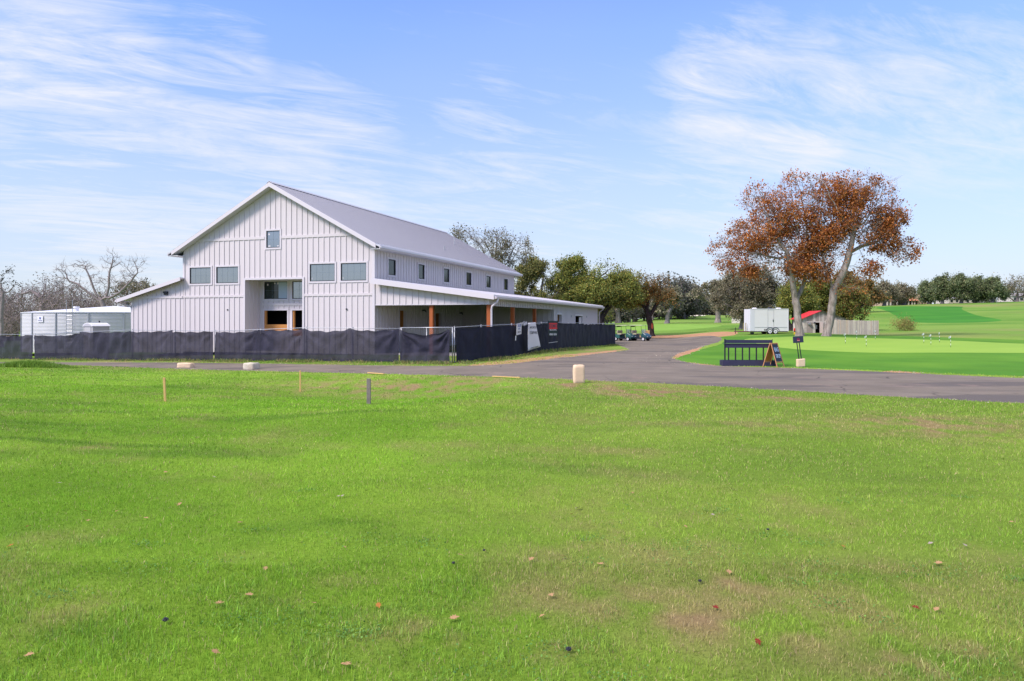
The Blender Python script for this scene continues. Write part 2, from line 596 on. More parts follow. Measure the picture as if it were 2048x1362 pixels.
fringe_poly = dense(smooth_poly(H_((1346, 720), (1364, 711.5), (1410, 696), (1442, 689)) + P((1452, 76), (1434, 79), (1440, 80.5), (1500, 79), (1600, 78), (1700, 78), (1790, 76), (1900, 68), (2048, 62), (2400, 54), (3000, 48), (3000, 25.3), (2600, 25), (2048, 28.8), (1800, 31.9), (1650, 34.1), (1560, 35.5), (1440, 36.6), (1385, 38.2)), it=1), jit=.05, seed=10)
fair_poly = dense(smooth_poly(H_((1745, 615), (1770, 620), (1791, 631), (1806, 643), (1860, 646.5), (1964, 645), (2013, 641), (1982, 636), (1938, 626), (1920, 617), (1932, 612.5), (1850, 612.5), (1790, 612.5))), seed=11)
fair2_poly = dense(smooth_poly(P((1180, 118), (1270, 112), (1350, 112), (1440, 118), (1445, 128), (1350, 139), (1240, 143), (1180, 140))), seed=12)
sand_poly = dense(smooth_poly(P((1358, 238), (1385, 232), (1410, 240), (1412, 258), (1385, 262), (1362, 258))), seed=13)
REG = [('road', road_poly), ('dirt_verge', dirt1), ('dirt_corner', dirt2), ('dirt_bank', dirt3), ('dirt_edge', dirt4), ('sand_bunker', sand_poly),
       ('putting_green', green_poly), ('fringe', fringe_poly), ('fairway', fair_poly), ('far_fairway', fair2_poly)]


def inpoly(x, y, poly):
    p = np.array(poly)
    x0, y0 = p.min(0)
    x1, y1 = p.max(0)
    res = np.zeros(x.shape, bool)
    sel = (x >= x0) & (x <= x1) & (y >= y0) & (y <= y1)
    if not sel.any():
        return res
    xs, ys = x[sel], y[sel]
    r = np.zeros(xs.shape, bool)
    n = len(p)
    for i in range(n):
        xa, ya = p[i]
        xb, yb = p[(i + 1) % n]
        if ya == yb:
            continue
        c = ((ya > ys) != (yb > ys)) & (xs < (xb - xa) * (ys - ya) / (yb - ya) + xa)
        r ^= c
    res[sel] = r
    return res


# dryness of the turf: 0 lush, 1 straw and soil
BLOBS = [  # px, py, rx(px), ry(px), amount
    (880, 772, 190, 22, .75), (640, 772, 150, 18, .5), (1330, 787, 110, 9, 1.05), (1240, 775, 120, 16, .55), (1560, 797, 60, 5, 1.0),
    (1880, 850, 190, 26, .62), (1500, 850, 150, 14, .3), (1130, 768, 26, 5, .9), (205, 893, 34, 8, .75), (1250, 1060, 240, 80, .22),
    (880, 1260, 200, 40, .5), (1330, 1230, 230, 60, .35), (1600, 1240, 260, 70, .4), (1900, 1330, 190, 45, .7), (1000, 1290, 140, 30, .35),
    (1080, 1190, 120, 30, .32), (120, 1215, 110, 30, .3), (1480, 1165, 60, 10, .5), (1560, 1060, 50, 12, .5), (640, 1180, 120, 30, .25), (1780, 1150, 200, 50, .25)]
_B = []
for px, py, rx, ry, am in BLOBS:
    c = hit(px, py)
    e = hit(px, py - ry)
    w = hit(px, py + ry)
    _B.append((c.x, c.y, rx / F * c.y, max(.3, (e.y - w.y) / 2), am))


def dryness(X, Y):
    n = fbm(X * .9, Y * .9, 4, 21)
    n2 = fbm(X * 3.1, Y * 3.1, 3, 33)
    d = np.clip((n - .60) * 2.2, 0, 1) * .5
    d = d + np.clip((X + 2) / 30, 0, .12)
    for bx, by, rx, ry, am in _B:
        q = ((X - bx) / rx) ** 2 + ((Y - by) / ry) ** 2
        d = d + am * np.exp(-q * 1.1) * np.clip((n2 - .36) * 4.2, 0, 1.25)
    return np.clip(d, 0, 1.15)


_LM = []
for px, py, rx, ry, am in ((640, 806, 150, 12, .85), (860, 800, 130, 12, .7), (1020, 770, 40, 10, .8), (330, 815, 160, 14, .45), (120, 770, 160, 18, .5), (780, 905, 200, 30, .35)):
    c = hit(px, py)
    e = hit(px, py - ry)
    w = hit(px, py + ry)
    _LM.append((c.x, c.y, rx / F * c.y, max(.4, (e.y - w.y) / 2), am))
LUSH = np.array([.158, .295, .022])
LUSH2 = np.array([.235, .370, .038])
DEEP = np.array([.115, .225, .020])
DRY = np.array([.30, .235, .10])
SOIL = np.array([.33, .21, .12])


def lerp(a, b, t):
    t = np.clip(t, 0, 1)[..., None]
    return a * (1 - t) + b * t


def turf(X, Y):
    a = fbm(X * .35, Y * .35, 3, 3)
    b = fbm(X * 1.7, Y * 1.7, 3, 8)
    st = fbm(X * .30 + Y * .05, Y * 1.3, 3, 14)
    c = lerp(LUSH, LUSH2, (a - .3) * 2.0)
    c = lerp(c, DEEP, np.clip((b - .5) * 2.2, 0, 1) * .40)
    c = lerp(c, DEEP, np.clip((st - .52) * 4, 0, 1) * np.clip(.75 - X * .03, .3, .9))  # streaks paint the shading of the lawn's undulations into the colour
    for bx, by, rx, ry, am in _LM:
        q = ((X - bx) / rx) ** 2 + ((Y - by) / ry) ** 2
        c = lerp(c, np.array([.20, .39, .022]), am * np.exp(-q))
    d = dryness(X, Y)
    c = lerp(c, DRY, d * 1.25)
    c = lerp(c, SOIL, (d - .75) * 3.2)
    return c


def reg_color(name, X, Y):
    if name == 'road':
        return None
    n = fbm(X * .25, Y * .25, 4, 41)
    n2 = fbm(X * 1.1, Y * 1.1, 3, 43)
    if name == 'fringe':
        return (.86 + .28 * fbm(X * .6 + Y * .2, Y * 2.0, 3, 61))[..., None] * lerp(np.array([.066, .180, .018]), np.array([.108, .235, .024]), (n - .3) * 2)
    if name == 'putting_green':
        st = .5 + .5 * np.sin((X * .42 + Y * .9) * 2 * np.pi / 2.2)
        return lerp(np.array([.215, .345, .055]), np.array([.26, .385, .065]), st * .35 + (n - .4))
    if name == 'fairway':
        return (.85 + .3 * fbm(X * .05, Y * .25, 3, 62))[..., None] * lerp(np.array([.040, .170, .018]), np.array([.058, .205, .020]), (n - .3) * 2)
    if name == 'far_fairway':
        return lerp(np.array([.17, .30, .05]), np.array([.20, .34, .06]), (n - .3) * 2)
    # rough: turf near, duller mown grass beyond the road
    c = turf(X, Y)
    far = lerp(np.array([.105, .215, .030]), np.array([.175, .275, .050]), (fbm(X * .06, Y * .10, 3, 51) - .3) * 2.4)
    br = fbm(X * .045, Y * .07, 3, 57)
    far = lerp(far, np.array([.22, .23, .075]), (br - .60) * 4)
    c = c * (.72 + .28 * np.clip((Y - 24) / 14, 0, 1))[..., None]      # thatch between the blades
    u = lerp(c, far, (Y - 50) / 25)
    verge = np.clip((Y - 33) / 3, 0, 1) * np.clip((60 - Y) / 6, 0, 1) * np.clip((14 - X) / 3, 0, 1)
    w = lerp(np.array([.13, .20, .035]), np.array([.26, .19, .10]), (n2 - .38) * 2.6)
    return lerp(u, w, verge * .85)


def build_ground():
    pts = []
    ts = np.concatenate([np.linspace(-1.75, -.80, 40, endpoint=False), np.linspace(-.80, .80, 300), np.linspace(.80, 1.75, 41)[1:]])
    rows = [2.0]
    while rows[-1] < 700:
        rows.append(rows[-1] * (1.022 if rows[-1] < 32 else 1.028))
    T, S = np.meshgrid(ts, np.array(rows))
    X, Y = (T * S).ravel(), S.ravel()
    jx = (np.random.default_rng(1).random(X.shape) - .5) * .004 * Y
    X = X + jx
    # coarse skirt behind, beside and beyond
    sk = []
    for a in np.linspace(-3000, 3000, 41):
        for b in np.linspace(-3000, 3000, 41):
            if b < -1 or b > 720 or abs(a) > 1.85 * max(b, 0.1):
                sk.append((a, b))
    for a in np.linspace(-60, 60, 41):
        for b in np.linspace(-60, 30, 31):
            if b < 1.5 or abs(a) > 1.85 * max(b, .1):
                sk.append((a + .013, b))
    for a in np.linspace(-600, 600, 41):
        for b in np.linspace(-200, 600, 31):
            if b < -62 or abs(a) > 1.9 * max(b, .1) + 62:
                sk.append((a + .17, b + .11))
    co = [(float(a), float(b)) for a, b in zip(X, Y)] + sk
    edges = []
    for nm, poly in REG:
        o = len(co)
        n = len(poly)
        co += [tuple(p) for p in poly]
        edges += [(o + i, o + (i + 1) % n) for i in range(n)]
    v, e, f, *_ = geometry.delaunay_2d_cdt([Vector(c) for c in co], edges, [], 0, 1e-5)
    V = np.array([(p.x, p.y) for p in v])
    Fc = np.array([t for t in f if len(t) == 3])
    C = V[Fc].mean(1)
    lab = np.full(len(Fc), -1)
    for k in range(len(REG) - 1, -1, -1):
        lab[inpoly(C[:, 0], C[:, 1], REG[k][1])] = k
    Zv = gz(V[:, 0], V[:, 1])
    V3 = np.column_stack([V, Zv])
    a, b, c = V3[Fc[:, 0]], V3[Fc[:, 1]], V3[Fc[:, 2]]
    flip = np.cross(b - a, c - a)[:, 2] < 0
    Fc[flip] = Fc[flip][:, ::-1]
    m_turf = tint_mat('turf ground', .95, .08, mod=.32, mscale=14, bump=.6, aniso=1.0)
    m_mown = tint_mat('mown grass', .95, .08, mod=.14, mscale=5, bump=.25)
    m_green = tint_mat('putting green turf', .95, .08, mod=.05, mscale=3)
    m_dirt = mat('clay dirt', (.40, .215, .125), .95, .1, noise=.38, nscale=1.6, bump=.6, bscale=9, dirt=(.20, .17, .07))
    m_sand = mat('bunker sand', (.70, .62, .50), .95, .1, noise=.1)
    mats = {'road': asphalt(), 'dirt_verge': m_dirt, 'dirt_corner': m_dirt, 'dirt_bank': m_dirt, 'dirt_edge': m_dirt, 'sand_bunker': m_sand,
            'putting_green': m_green, 'fringe': m_mown, 'fairway': m_mown, 'far_fairway': m_mown}
    for k in range(-1, len(REG)):
        sel = Fc[lab == k]
        if not len(sel):
            continue
        name = 'lawn' if k < 0 else REG[k][0]
        u, inv = np.unique(sel, return_inverse=True)
        VV = V3[u]
        col = reg_color(name, VV[:, 0], VV[:, 1])
        o = arr_mesh(name, VV, inv.reshape(sel.shape), m_turf if k < 0 else mats[name], col=col, smooth=True)
        o['kind'] = 'structure'


def asphalt():
    m = bpy.data.materials.new('worn asphalt')
    m.use_nodes = True
    g = NT(m.node_tree)
    p = m.node_tree.nodes['Principled BSDF']
    p.inputs['Roughness'].default_value = .92
    p.inputs['Specular IOR Level'].default_value = .2
    tc = g.n('ShaderNodeTexCoord')
    ov = tc.outputs['Object']
    mp = g.n('ShaderNodeMapping')
    mp.inputs['Rotation'].default_value = (0, 0, R(35))
    mp.inputs['Scale'].default_value = (.35, 1.6, 1)
    g.l(ov, mp.inputs[0])
    n1 = g.noise(ov, .35, 5, .6)
    n2 = g.noise(mp.outputs[0], 1.2, 6, .65, .4)
    n3 = g.noise(ov, 45, 3, .7)
    c = g.mix(g.math('MULTIPLY', g.math('SUBTRACT', n1, .3), 2.0, clamp=True), (.145, .118, .098), (.220, .180, .150))
    c = g.mix(g.math('MULTIPLY', g.math('SUBTRACT', n2, .50), 3.2, clamp=True), c, (.098, .082, .078))
    # thin cracks
    vo = g.n('ShaderNodeTexVoronoi', feature='DISTANCE_TO_EDGE')
    vo.inputs['Scale'].default_value = .55
    dn = g.n('ShaderNodeMix', data_type='VECTOR')
    dn.inputs[0].default_value = .12
    nn = g.n('ShaderNodeTexNoise')
    nn.inputs['Scale'].default_value = 2.5
    g.l(ov, nn.inputs['Vector'])
    g.l(ov, dn.inputs[4])
    g.l(nn.outputs['Color'], dn.inputs[5])
    g.l(dn.outputs[1], vo.inputs['Vector'])
    cr = g.math('MULTIPLY', g.math('SUBTRACT', .022, vo.outputs['Distance']), 60, clamp=True)
    msk = g.math('MULTIPLY', g.math('SUBTRACT', g.noise(ov, .22, 3, .6), .47), 6, clamp=True)
    c = g.mix(g.math('MULTIPLY', g.math('MULTIPLY', cr, msk), .75), c, (.022, .02, .024))
    pt_ = g.noise(mp.outputs[0], .28, 2, .5)
    c = g.mix(g.math('MULTIPLY', g.math('SUBTRACT', pt_, .54), 14, clamp=True), c, (.112, .094, .088))
    dd = g.noise(ov, .5, 6, .7)
    c = g.mix(g.math('MULTIPLY', g.math('SUBTRACT', dd, .56), 4.0, clamp=True), c, (.27, .19, .16))
    vm = g.n('ShaderNodeVectorMath', operation='SCALE')
    g.l(c, vm.inputs[0])
    g.l(g.math('ADD', .72, g.math('MULTIPLY', n3, .56)), vm.inputs['Scale'])
    g.l(vm.outputs[0], p.inputs['Base Color'])
    b = g.n('ShaderNodeBump')
    b.inputs['Strength'].default_value = .5
    b.inputs['Distance'].default_value = .02
    g.l(n3, b.inputs['Height'])
    g.l(b.outputs[0], p.inputs['Normal'])
    return m


build_ground()

# ------------------------------------------------------------------ the white barn-like building
TH = R(18.3)
B0 = Vector(((749 - CX) / F * 47.0, 47.0, 0))
barn = thing('barn_building', 'long white board and batten barn hall with grey metal roof behind the black fence', 'building', B0, -TH)
EAVE_Z, APEX_Z, UL, UR, UA, DEP = 7.02, 11.25, -15.25, .33, -7.42, 28.1


def roof_z(u):
    """underside line of the main roof"""
    if u < UA:
        return EAVE_Z - .08 + (APEX_Z - EAVE_Z) * (u - UL) / (UA - UL) - .12
    return EAVE_Z - .08 + (APEX_Z - EAVE_Z) * (UR - u) / (UR - UA) - .12


def rects_sub(zb, zt, cuts):
    """interval zb..zt minus cut intervals"""
    iv = [(zb, zt)]
    for a, b in cuts:
        nv = []
        for p, q in iv:
            if b <= p or a >= q:
                nv.append((p, q))
            else:
                if a > p:
                    nv.append((p, a))
                if b < q:
                    nv.append((b, q))
        iv = nv
    return [(p, q) for p, q in iv if q - p > .02]


def bb_wall(name, a0, a1, zb, ztop, holes, place, parent=barn, thick=.2, pitch=.406, off=.2, belts=(), trims=True, skip=()):
    """board and batten wall: a runs along the wall, ztop(a) is the top line, holes (a0,a1,z0,z1),
    place(mb,a0,a1,d0,d1,zb0,zb1,zt0,zt1) puts a block at depth d (0 = face, negative = proud)"""
    mb = MB()
    br = sorted({a0, a1} | {x for h in holes for x in h[:2] if a0 < x < a1} | ({UA} if a0 < UA < a1 and name == 'front_wall' else set()))
    for p, q in zip(br[:-1], br[1:]):
        mid = (p + q) / 2
        cuts = [(h[2], h[3]) for h in holes if h[0] - 1e-6 <= mid <= h[1] + 1e-6]
        for z0, z1 in rects_sub(zb, max(ztop(p), ztop(q)), cuts):
            top = abs(z1 - max(ztop(p), ztop(q))) < 1e-6
            place(mb, p, q, 0, thick, z0, z0, ztop(p) if top else z1, ztop(q) if top else z1)
    a = a0 + off
    while a < a1 - .05:
        if all(not (s0 < a < s1) for s0, s1 in skip):
            cuts = [(h[2] - .14, h[3] + .14) for h in holes if h[0] - .16 < a < h[1] + .16]
            cuts += [(b0, b1) for b0, b1, bl, br_ in belts if bl <= a <= br_]
            for z0, z1 in rects_sub(zb, min(ztop(a - .03), ztop(a + .03)) - .005, cuts):
                place(mb, a - .026, a + .026, -.036, -.0005, z0, z0, z1, z1)
        a += pitch
    for b0, b1, bl, br_ in belts:
        cutsu = sorted([(h[0] - .14, h[1] + .14) for h in holes if h[2] - .14 < b1 and h[3] + .14 > b0])
        x = bl
        for c0, c1 in cutsu + [(br_, br_)]:
            if c0 > x:
                place(mb, x, min(c0, br_), -.048, -.0005, b0, b0, b1, b1)
            x = max(x, c1)
    return mb.build(name, M_WALL, parent)


def pl_front(mb, a0, a1, d0, d1, zb0, zb1, zt0, zt1, v=0.0):
    mb.hexa(a0, a1, v + d0, v + d1, zb0, zb1, zt0, zt1)


def pl_side(u, sgn=1):
    """wall running along v with its face at u, facing +u (sgn 1) or -u"""
    def f(mb, a0, a1, d0, d1, zb0, zb1, zt0, zt1):
        x0, x1 = (u - d1, u - d0) if sgn > 0 else (u + d0, u + d1)
        vs = [(x0, a0, zb0), (x1, a0, zb0), (x1, a1, zb1), (x0, a1, zb1), (x0, a0, zt0), (x1, a0, zt0), (x1, a1, zt1), (x0, a1, zt1)]
        mb.add(vs, [(0, 3, 2, 1), (4, 5, 6, 7), (0, 1, 5, 4), (1, 2, 6, 5), (2, 3, 7, 6), (3, 0, 4, 7)])
    return f


def trim_front(parent, h, v=0.0, w=.11, name='window_trim', sides='LRTB'):
    u0, u1, z0, z1 = h
    mb = MB()
    if 'T' in sides:
        mb.box(u0 - w, u1 + w, v - .045, v + .02, z1, z1 + w)
    if 'B' in sides:
        mb.box(u0 - w, u1 + w, v - .045, v + .02, z0 - w, z0)
    mb.box(u0 - w, u0, v - .042, v + .02, z0, z1)
    mb.box(u1, u1 + w, v - .042, v + .02, z0, z1)
    return mb.build(name, M_TRIM, parent)


def window_front(h, v=0.0, glass=None, mull=(), sticker=None):
    u0, u1, z0, z1 = h
    fr = MB()
    t = .045
    y0, y1 = v + .0, v + .09
    fr.box(u0, u0 + t, y0, y1, z0, z1)
    fr.box(u1 - t, u1, y0, y1, z0, z1)
    fr.box(u0 + t, u1 - t, y0, y1, z0, z0 + t)
    fr.box(u0 + t, u1 - t, y0, y1, z1 - t, z1)
    w = fr.build('window', M_FRAME, barn)
    trim_front(w, h, v)
    MB().box(u0 + t, u1 - t, v + .03, v + .05, z0 + t, z1 - t).build('pane', glass or M_GLASS, w)
    mm = MB()
    for k in mull:
        x = u0 + (u1 - u0) * k
        mm.box(x - .006, x + .006, v + .024, v + .0298, z0 + t, z1 - t)
    if mull:
        zz = (z0 + z1) / 2
        mm.box(u0 + t, u1 - t, v + .025, v + .0296, zz - .005, zz + .005)
        mm.build('muntin', M_MUNT, w)
    if sticker:
        for (a, b, s, q) in sticker:
            MB().box(u0 + a, u0 + a + s, v + .026, v + .0297, z0 + b, z0 + b + q).build('sticker', M_TRIM, w)
    return w


M_MUNT = mat('muntin grey', (.16, .20, .25), .5)
LB = (3.80, 3.95)      # lower belt board
UB = (7.60, 7.78)      # upper belt board
W_L = [(-14.19, -12.44, 4.75, 5.85), (-11.99, -10.21, 4.75, 5.85)]
W_R = [(-4.67, -2.83, 4.75, 5.87), (-2.39, -.56, 4.75, 5.87)]
W_T = [(-7.99, -6.95, 7.02, 8.14)]
REC = (-9.65, -5.22, .2, 4.93)


def zl(u):
    return roof_z(u)


def u_at(z, side):
    if side < 0:
        return UL + (z + .2 - EAVE_Z) / (APEX_Z - EAVE_Z) * (UA - UL)
    return UR - (z + .2 - EAVE_Z) / (APEX_Z - EAVE_Z) * (UR - UA)


bb_wall('front_wall', -14.74, 0.0, .1, zl, W_L + W_R + W_T + [REC], pl_front,
        belts=[(LB[0], LB[1], -14.74, 0), (UB[0], UB[1], u_at(UB[1], -1), u_at(UB[1], 1))], off=.12)
# corner boards and jambs of the recess
MB().box(-14.76, -14.62, -.05, -.0006, 5.1, 6.75).build('corner_board', M_TRIM, barn)
MB().box(-.13, .04, -.05, -.0006, .1, 6.7).build('corner_board', M_TRIM, barn)
mb = MB()
mb.box(REC[0] - .13, REC[0], -.055, .02, .1, REC[3])
mb.box(REC[1], REC[1] + .13, -.055, .02, .1, REC[3])
mb.box(REC[0] - .13, REC[1] + .13, -.055, .02, REC[3], REC[3] + .13)
mb.build('recess_trim', M_TRIM, barn)
for h in W_L:
    window_front(h, mull=(.25, .5, .75))
for h in W_R:
    window_front(h, mull=(.25, .5, .75), sticker=[(.12, .12, .03, .12)])
window_front(W_T[0], mull=(.5,), sticker=[(.12, .85, .12, .10), (.12, .08, .16, .08), (.8, .08, .12, .07)])
# recess: back wall with upper windows and open lower ones, returns, ceiling
RV = 1.5
RH = [(-9.27, -7.42, 3.70, 4.88), (-7.03, -6.0, 3.70, 4.88), (-9.27, -7.42, 1.55, 2.92), (-7.03, -6.0, 1.2, 2.92)]


def pl_rec(mb, a0, a1, d0, d1, zb0, zb1, zt0, zt1):
    pl_front(mb, a0, a1, d0, d1, zb0, zb1, zt0, zt1, v=RV)


bb_wall('recess_wall', REC[0], REC[1], .1, lambda a: 4.93, RH, pl_rec, off=.3, belts=[(LB[0] - .55, LB[1] - .55, REC[0], REC[1])])
bb_wall('recess_return', .2, RV, .1, lambda a: 4.93, [], pl_side(REC[0], 1), off=.25, thick=.15)
bb_wall('recess_return', .2, RV, .1, lambda a: 4.93, [], pl_side(REC[1], -1), off=.25, thick=.15)
MB().box(REC[0], REC[1], .2, RV, 4.935, 5.0).build('soffit', M_SOFF, barn)
w = window_front(RH[0], RV, glass=M_GLASSD, mull=(.33, .66), sticker=[(.75, 1.02, .12, .1), (1.02, 1.0, .22, .13), (.2, .92, .1, .12)])
MB().box(RH[0][0] + 1.12, RH[0][1] - .045, RV + .021, RV + .0235, RH[0][2] + .045, RH[0][3] - .045).build('blind', mat('pale blind', (.33, .40, .50), .3, noise=.1), w)
window_front(RH[1], RV, mull=(.5,))
for k, h in enumerate(RH[2:]):
    o = trim_front(barn, h, RV, name='opening', sides='T')
    MB().box(h[0], h[1], RV + .02, RV + .06, h[2], h[2] + .42).build('plywood_sheet', M_PLY, o)
    MB().box(h[0], h[0] + .12, RV + .02, RV + .16, h[2] + .425, h[3]).build('jamb', M_PLY, o)
# dark interior
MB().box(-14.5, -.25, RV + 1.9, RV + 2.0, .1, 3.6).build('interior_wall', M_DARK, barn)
MB().box(-14.5, -.25, .25, DEP - .3, .12, .2).build('slab', M_CONC, barn)

# small fixtures of the front
MB().disc((-11.05, -.035, 2.95), .055, (0, 1, 0), .05, 10).build('wall_vent', M_BLACK, barn)
MB().disc((-1.97, -.035, 2.95), .055, (0, 1, 0), .05, 10).build('wall_vent', M_BLACK, barn)

# left lean-to
ZL = lambda u: 3.62 + (5.02 - 3.62) * (u + 20.05) / (20.05 - 14.74)
bb_wall('lean_to_wall', -19.27, -14.76, .0, ZL, [], pl_front, belts=[(LB[0] - .02, LB[1] - .02, -19.05, -14.8)], off=.17)
bb_wall('lean_to_side', .2, DEP, .0, lambda a: ZL(-19.27) - .02, [], pl_side(-19.27, -1), off=.3)
mb = MB()
mb.hexa(-20.1, -14.66, -.45, DEP + .3, ZL(-20.1) + .02, ZL(-14.66) + .02, ZL(-20.1) + .14, ZL(-14.66) + .14)
for k in range(56):
    v = -.40 + k * .52
    mb.hexa(-20.1, -14.76, v, v + .03, ZL(-20.1) + .142, ZL(-14.76) + .142, ZL(-20.1) + .18, ZL(-14.76) + .18)
mb.build('lean_to_roof', M_ROOF, barn)
MB().hexa(-20.13, -14.60, -.49, -.452, ZL(-20.13) - .10, ZL(-14.6) - .10, ZL(-20.13) + .15, ZL(-14.6) + .15).build('rake_board', M_TRIM, barn)
MB().box(-20.26, -20.13, -.5, DEP + .3, ZL(-20.1) - .06, ZL(-20.1) + .09).build('gutter', M_TRIM, barn)
MB().tube([(-20.18, .12, 3.52), (-20.0, .12, 3.36), (-19.45, .12, 3.24), (-19.38, .12, 3.05), (-19.38, .12, .2)], .055, 8).build('downspout', M_TRIM, barn, smooth=True)
mb = MB()
mb.box(-16.35, -16.05, -.10, -.03, 4.02, 4.14)
mb.box(-16.37, -16.22, -.16, -.02, 4.14, 4.26)
mb.box(-16.18, -16.03, -.16, -.02, 4.14, 4.26)
mb.build('security_light', M_BLACK, barn)

# main roof with standing ribs
mb = MB()
for s, (ua, ub) in ((-1, (UL, UA)), (1, (UA, UR))):
    za, zb = (EAVE_Z - .08, APEX_Z - .08) if s < 0 else (APEX_Z - .08, EAVE_Z - .08)
    mb.hexa(ua, ub, -.5, DEP + .55, za - .04, zb - .04, za + .08, zb + .08)
    v = -.47
    while v < DEP + .5:
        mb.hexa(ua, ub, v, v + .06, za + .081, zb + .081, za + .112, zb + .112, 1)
        v += .41
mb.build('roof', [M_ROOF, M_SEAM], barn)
MB().prism([(UA - .22, APEX_Z - .07), (UA, APEX_Z + .05), (UA + .22, APEX_Z - .07), (UA, APEX_Z + .09)], -.51, DEP + .56).build('ridge_cap', M_ROOF, barn)
for v0 in (-.545, DEP + .552):
    mb = MB()
    mb.hexa(UL - .04, UA, v0, v0 + .04, EAVE_Z - .31, APEX_Z - .29, EAVE_Z - .05, APEX_Z - .02)
    mb.hexa(UA, UR + .04, v0, v0 + .04, APEX_Z - .29, EAVE_Z - .31, APEX_Z - .02, EAVE_Z - .05)
    mb.build('rake_board', M_TRIM, barn)
mb = MB()
mb.hexa(UL - .02, UA, -.5, -.02, EAVE_Z - .30, APEX_Z - .30, EAVE_Z - .25, APEX_Z - .25)
mb.hexa(UA, UR + .02, -.5, -.02, APEX_Z - .30, EAVE_Z - .30, APEX_Z - .25, EAVE_Z - .25)
mb.box(.02, UR + .3, -.49, DEP + .5, EAVE_Z - .37, EAVE_Z - .33)
mb.box(UL - .3, -14.76, -.49, DEP + .5, EAVE_Z - .37, EAVE_Z - .33)
mb.build('soffit', M_SOFF, barn)
for sgn, u in ((1, UR), (-1, UL)):
    MB().box(min(u + sgn * .3, u + sgn * .34), max(u + sgn * .3, u + sgn * .34), -.54, DEP + .55, EAVE_Z - .38, EAVE_Z - .14).build('fascia', M_TRIM, barn)
    MB().hexa(min(u, u + sgn * .42), max(u, u + sgn * .42), -.53, DEP + .55, *((EAVE_Z - .105, EAVE_Z - .13 - .18) if sgn > 0 else (EAVE_Z - .31, EAVE_Z - .105)), *((EAVE_Z - .02, EAVE_Z - .22) if sgn > 0 else (EAVE_Z - .22, EAVE_Z - .02))).build('drip_edge', M_ROOF, barn)
for u, v in ((-4.0, 22.5), (-2.2, 27.0), (-1.6, 14.6)):
    z = APEX_Z - (APEX_Z - EAVE_Z) * (u - UA) / (UR - UA)
    MB().tube([(u, v, z - .2), (u, v, z + (.55 if v > 20 else .25))], .05, 8).build('roof_vent_pipe', M_GALV, barn)

# clerestory side wall over the right lean-to, side wall below
SW = [(1.8, 2.85), (6.3, 7.33), (10.79, 11.86), (15.4, 16.53), (20.14, 21.3), (24.97, 26.1)]
holes = [(a, b, 5.2, 6.24) for a, b in SW]
doors = [(3.43, 4.40, .1, 2.91), (9.25, 10.35, .1, 2.80)]
bb_wall('side_wall', .2, DEP, .1, lambda a: EAVE_Z - .34, holes + doors, pl_side(0, 1), off=.2)
bb_wall('far_side_wall', .2, DEP, .1, lambda a: EAVE_Z - .34, [], pl_side(-14.74, -1), off=.2)
bb_wall('rear_wall', -14.7, -.25, .1, lambda u: zl(u), [], lambda mb, a0, a1, d0, d1, b0, b1, t0, t1: mb.hexa(a0, a1, DEP - d1, DEP - d0, b0, b1, t0, t1), off=.12)
for a, b, z0, z1 in holes:
    fr = MB()
    t = .06
    for (p, q, r_, s_) in ((a, a + t, z0, z1), (b - t, b, z0, z1), (a + t, b - t, z0, z0 + t), (a + t, b - t, z1 - t, z1)):
        fr.box(-.09, -.005, p, q, r_, s_)
    w = fr.build('window', M_FRAME, barn)
    MB().box(-.06, -.045, a + t, b - t, z0 + t, z1 - t).build('pane', M_GLASSD, w)
    tr = MB()
    tr.box(-.02, .045, a - .1, b + .1, z1, z1 + .1)
    tr.box(-.02, .045, a - .1, b + .1, z0 - .1, z0)
    tr.box(-.02, .042, a - .1, a, z0, z1)
    tr.box(-.02, .042, b, b + .1, z0, z1)
    tr.build('window_trim', M_TRIM, w)
for a, b, z0, z1 in doors:
    tr = MB()
    tr.box(-.02, .04, a - .1, b + .1, z1, z1 + .1)
    tr.box(-.02, .038, a - .1, a, z0, z1)
    tr.box(-.02, .038, b, b + .1, z0, z1)
    d = tr.build('doorway', M_TRIM, barn)
    MB().box(-1.0, -.06, b + .001, b + .06, z0, z1).build('jamb', M_PLY, d)
    for q in range(2):
        MB().box(-.35, -.32, a + .02, a + .3, 2.0 + q * .3, 2.03 + q * .3).build('bracket', M_TRIM, d)

# right lean-to roof, porch gable end, beam, posts, enclosed rear half
PU, PD, PV0 = 7.67, 31.2, 14.7
ZR = lambda u: 4.72 - (4.72 - 3.62) * u / 8.1          # underside
bb_wall('porch_gable', .05, PU - .02, 3.23, lambda u: ZR(u), [], pl_front, off=.38, pitch=.43, thick=.12)
mb = MB()
mb.box(.05, PU, -.02, .10, 3.17, 3.228)
mb.box(PU - .13, PU + .0, -.035, -.0006, 3.23, 3.66)
mb.build('gable_trim', M_TRIM, barn)
mb = MB()
mb.hexa(.05, 8.15, -.45, PD + .4, ZR(0.05) + .02, ZR(8.15) + .02, ZR(.05) + .11, ZR(8.15) + .11)
v = -.42
while v < PD + .35:
    mb.hexa(.05, 8.17, v, v + .03, ZR(.05) + .112, ZR(8.17) + .112, ZR(.05) + .15, ZR(8.17) + .15)
    v += .305
mb.build('porch_roof', M_ROOF, barn)
mb = MB()
mb.hexa(-.02, 8.12, -.50, -.455, ZR(0) - .20, ZR(8.12) - .17, ZR(0) + .12, ZR(8.12) + .13)
mb.build('rake_board', M_TRIM, barn)
MB().box(8.15, 8.20, -.46, PD + .4, ZR(8.15) - .12, ZR(8.15) + .05).build('fascia', M_TRIM, barn)
gt = MB()
gt.prismx([(0, 0), (0, 1)], 0, 1) if False else None
gt.prism([(8.205, 3.62), (8.205, 3.50), (8.29, 3.50), (8.33, 3.62), (8.32, 3.63), (8.28, 3.515), (8.22, 3.515), (8.215, 3.62)], -.52, PD + .4)
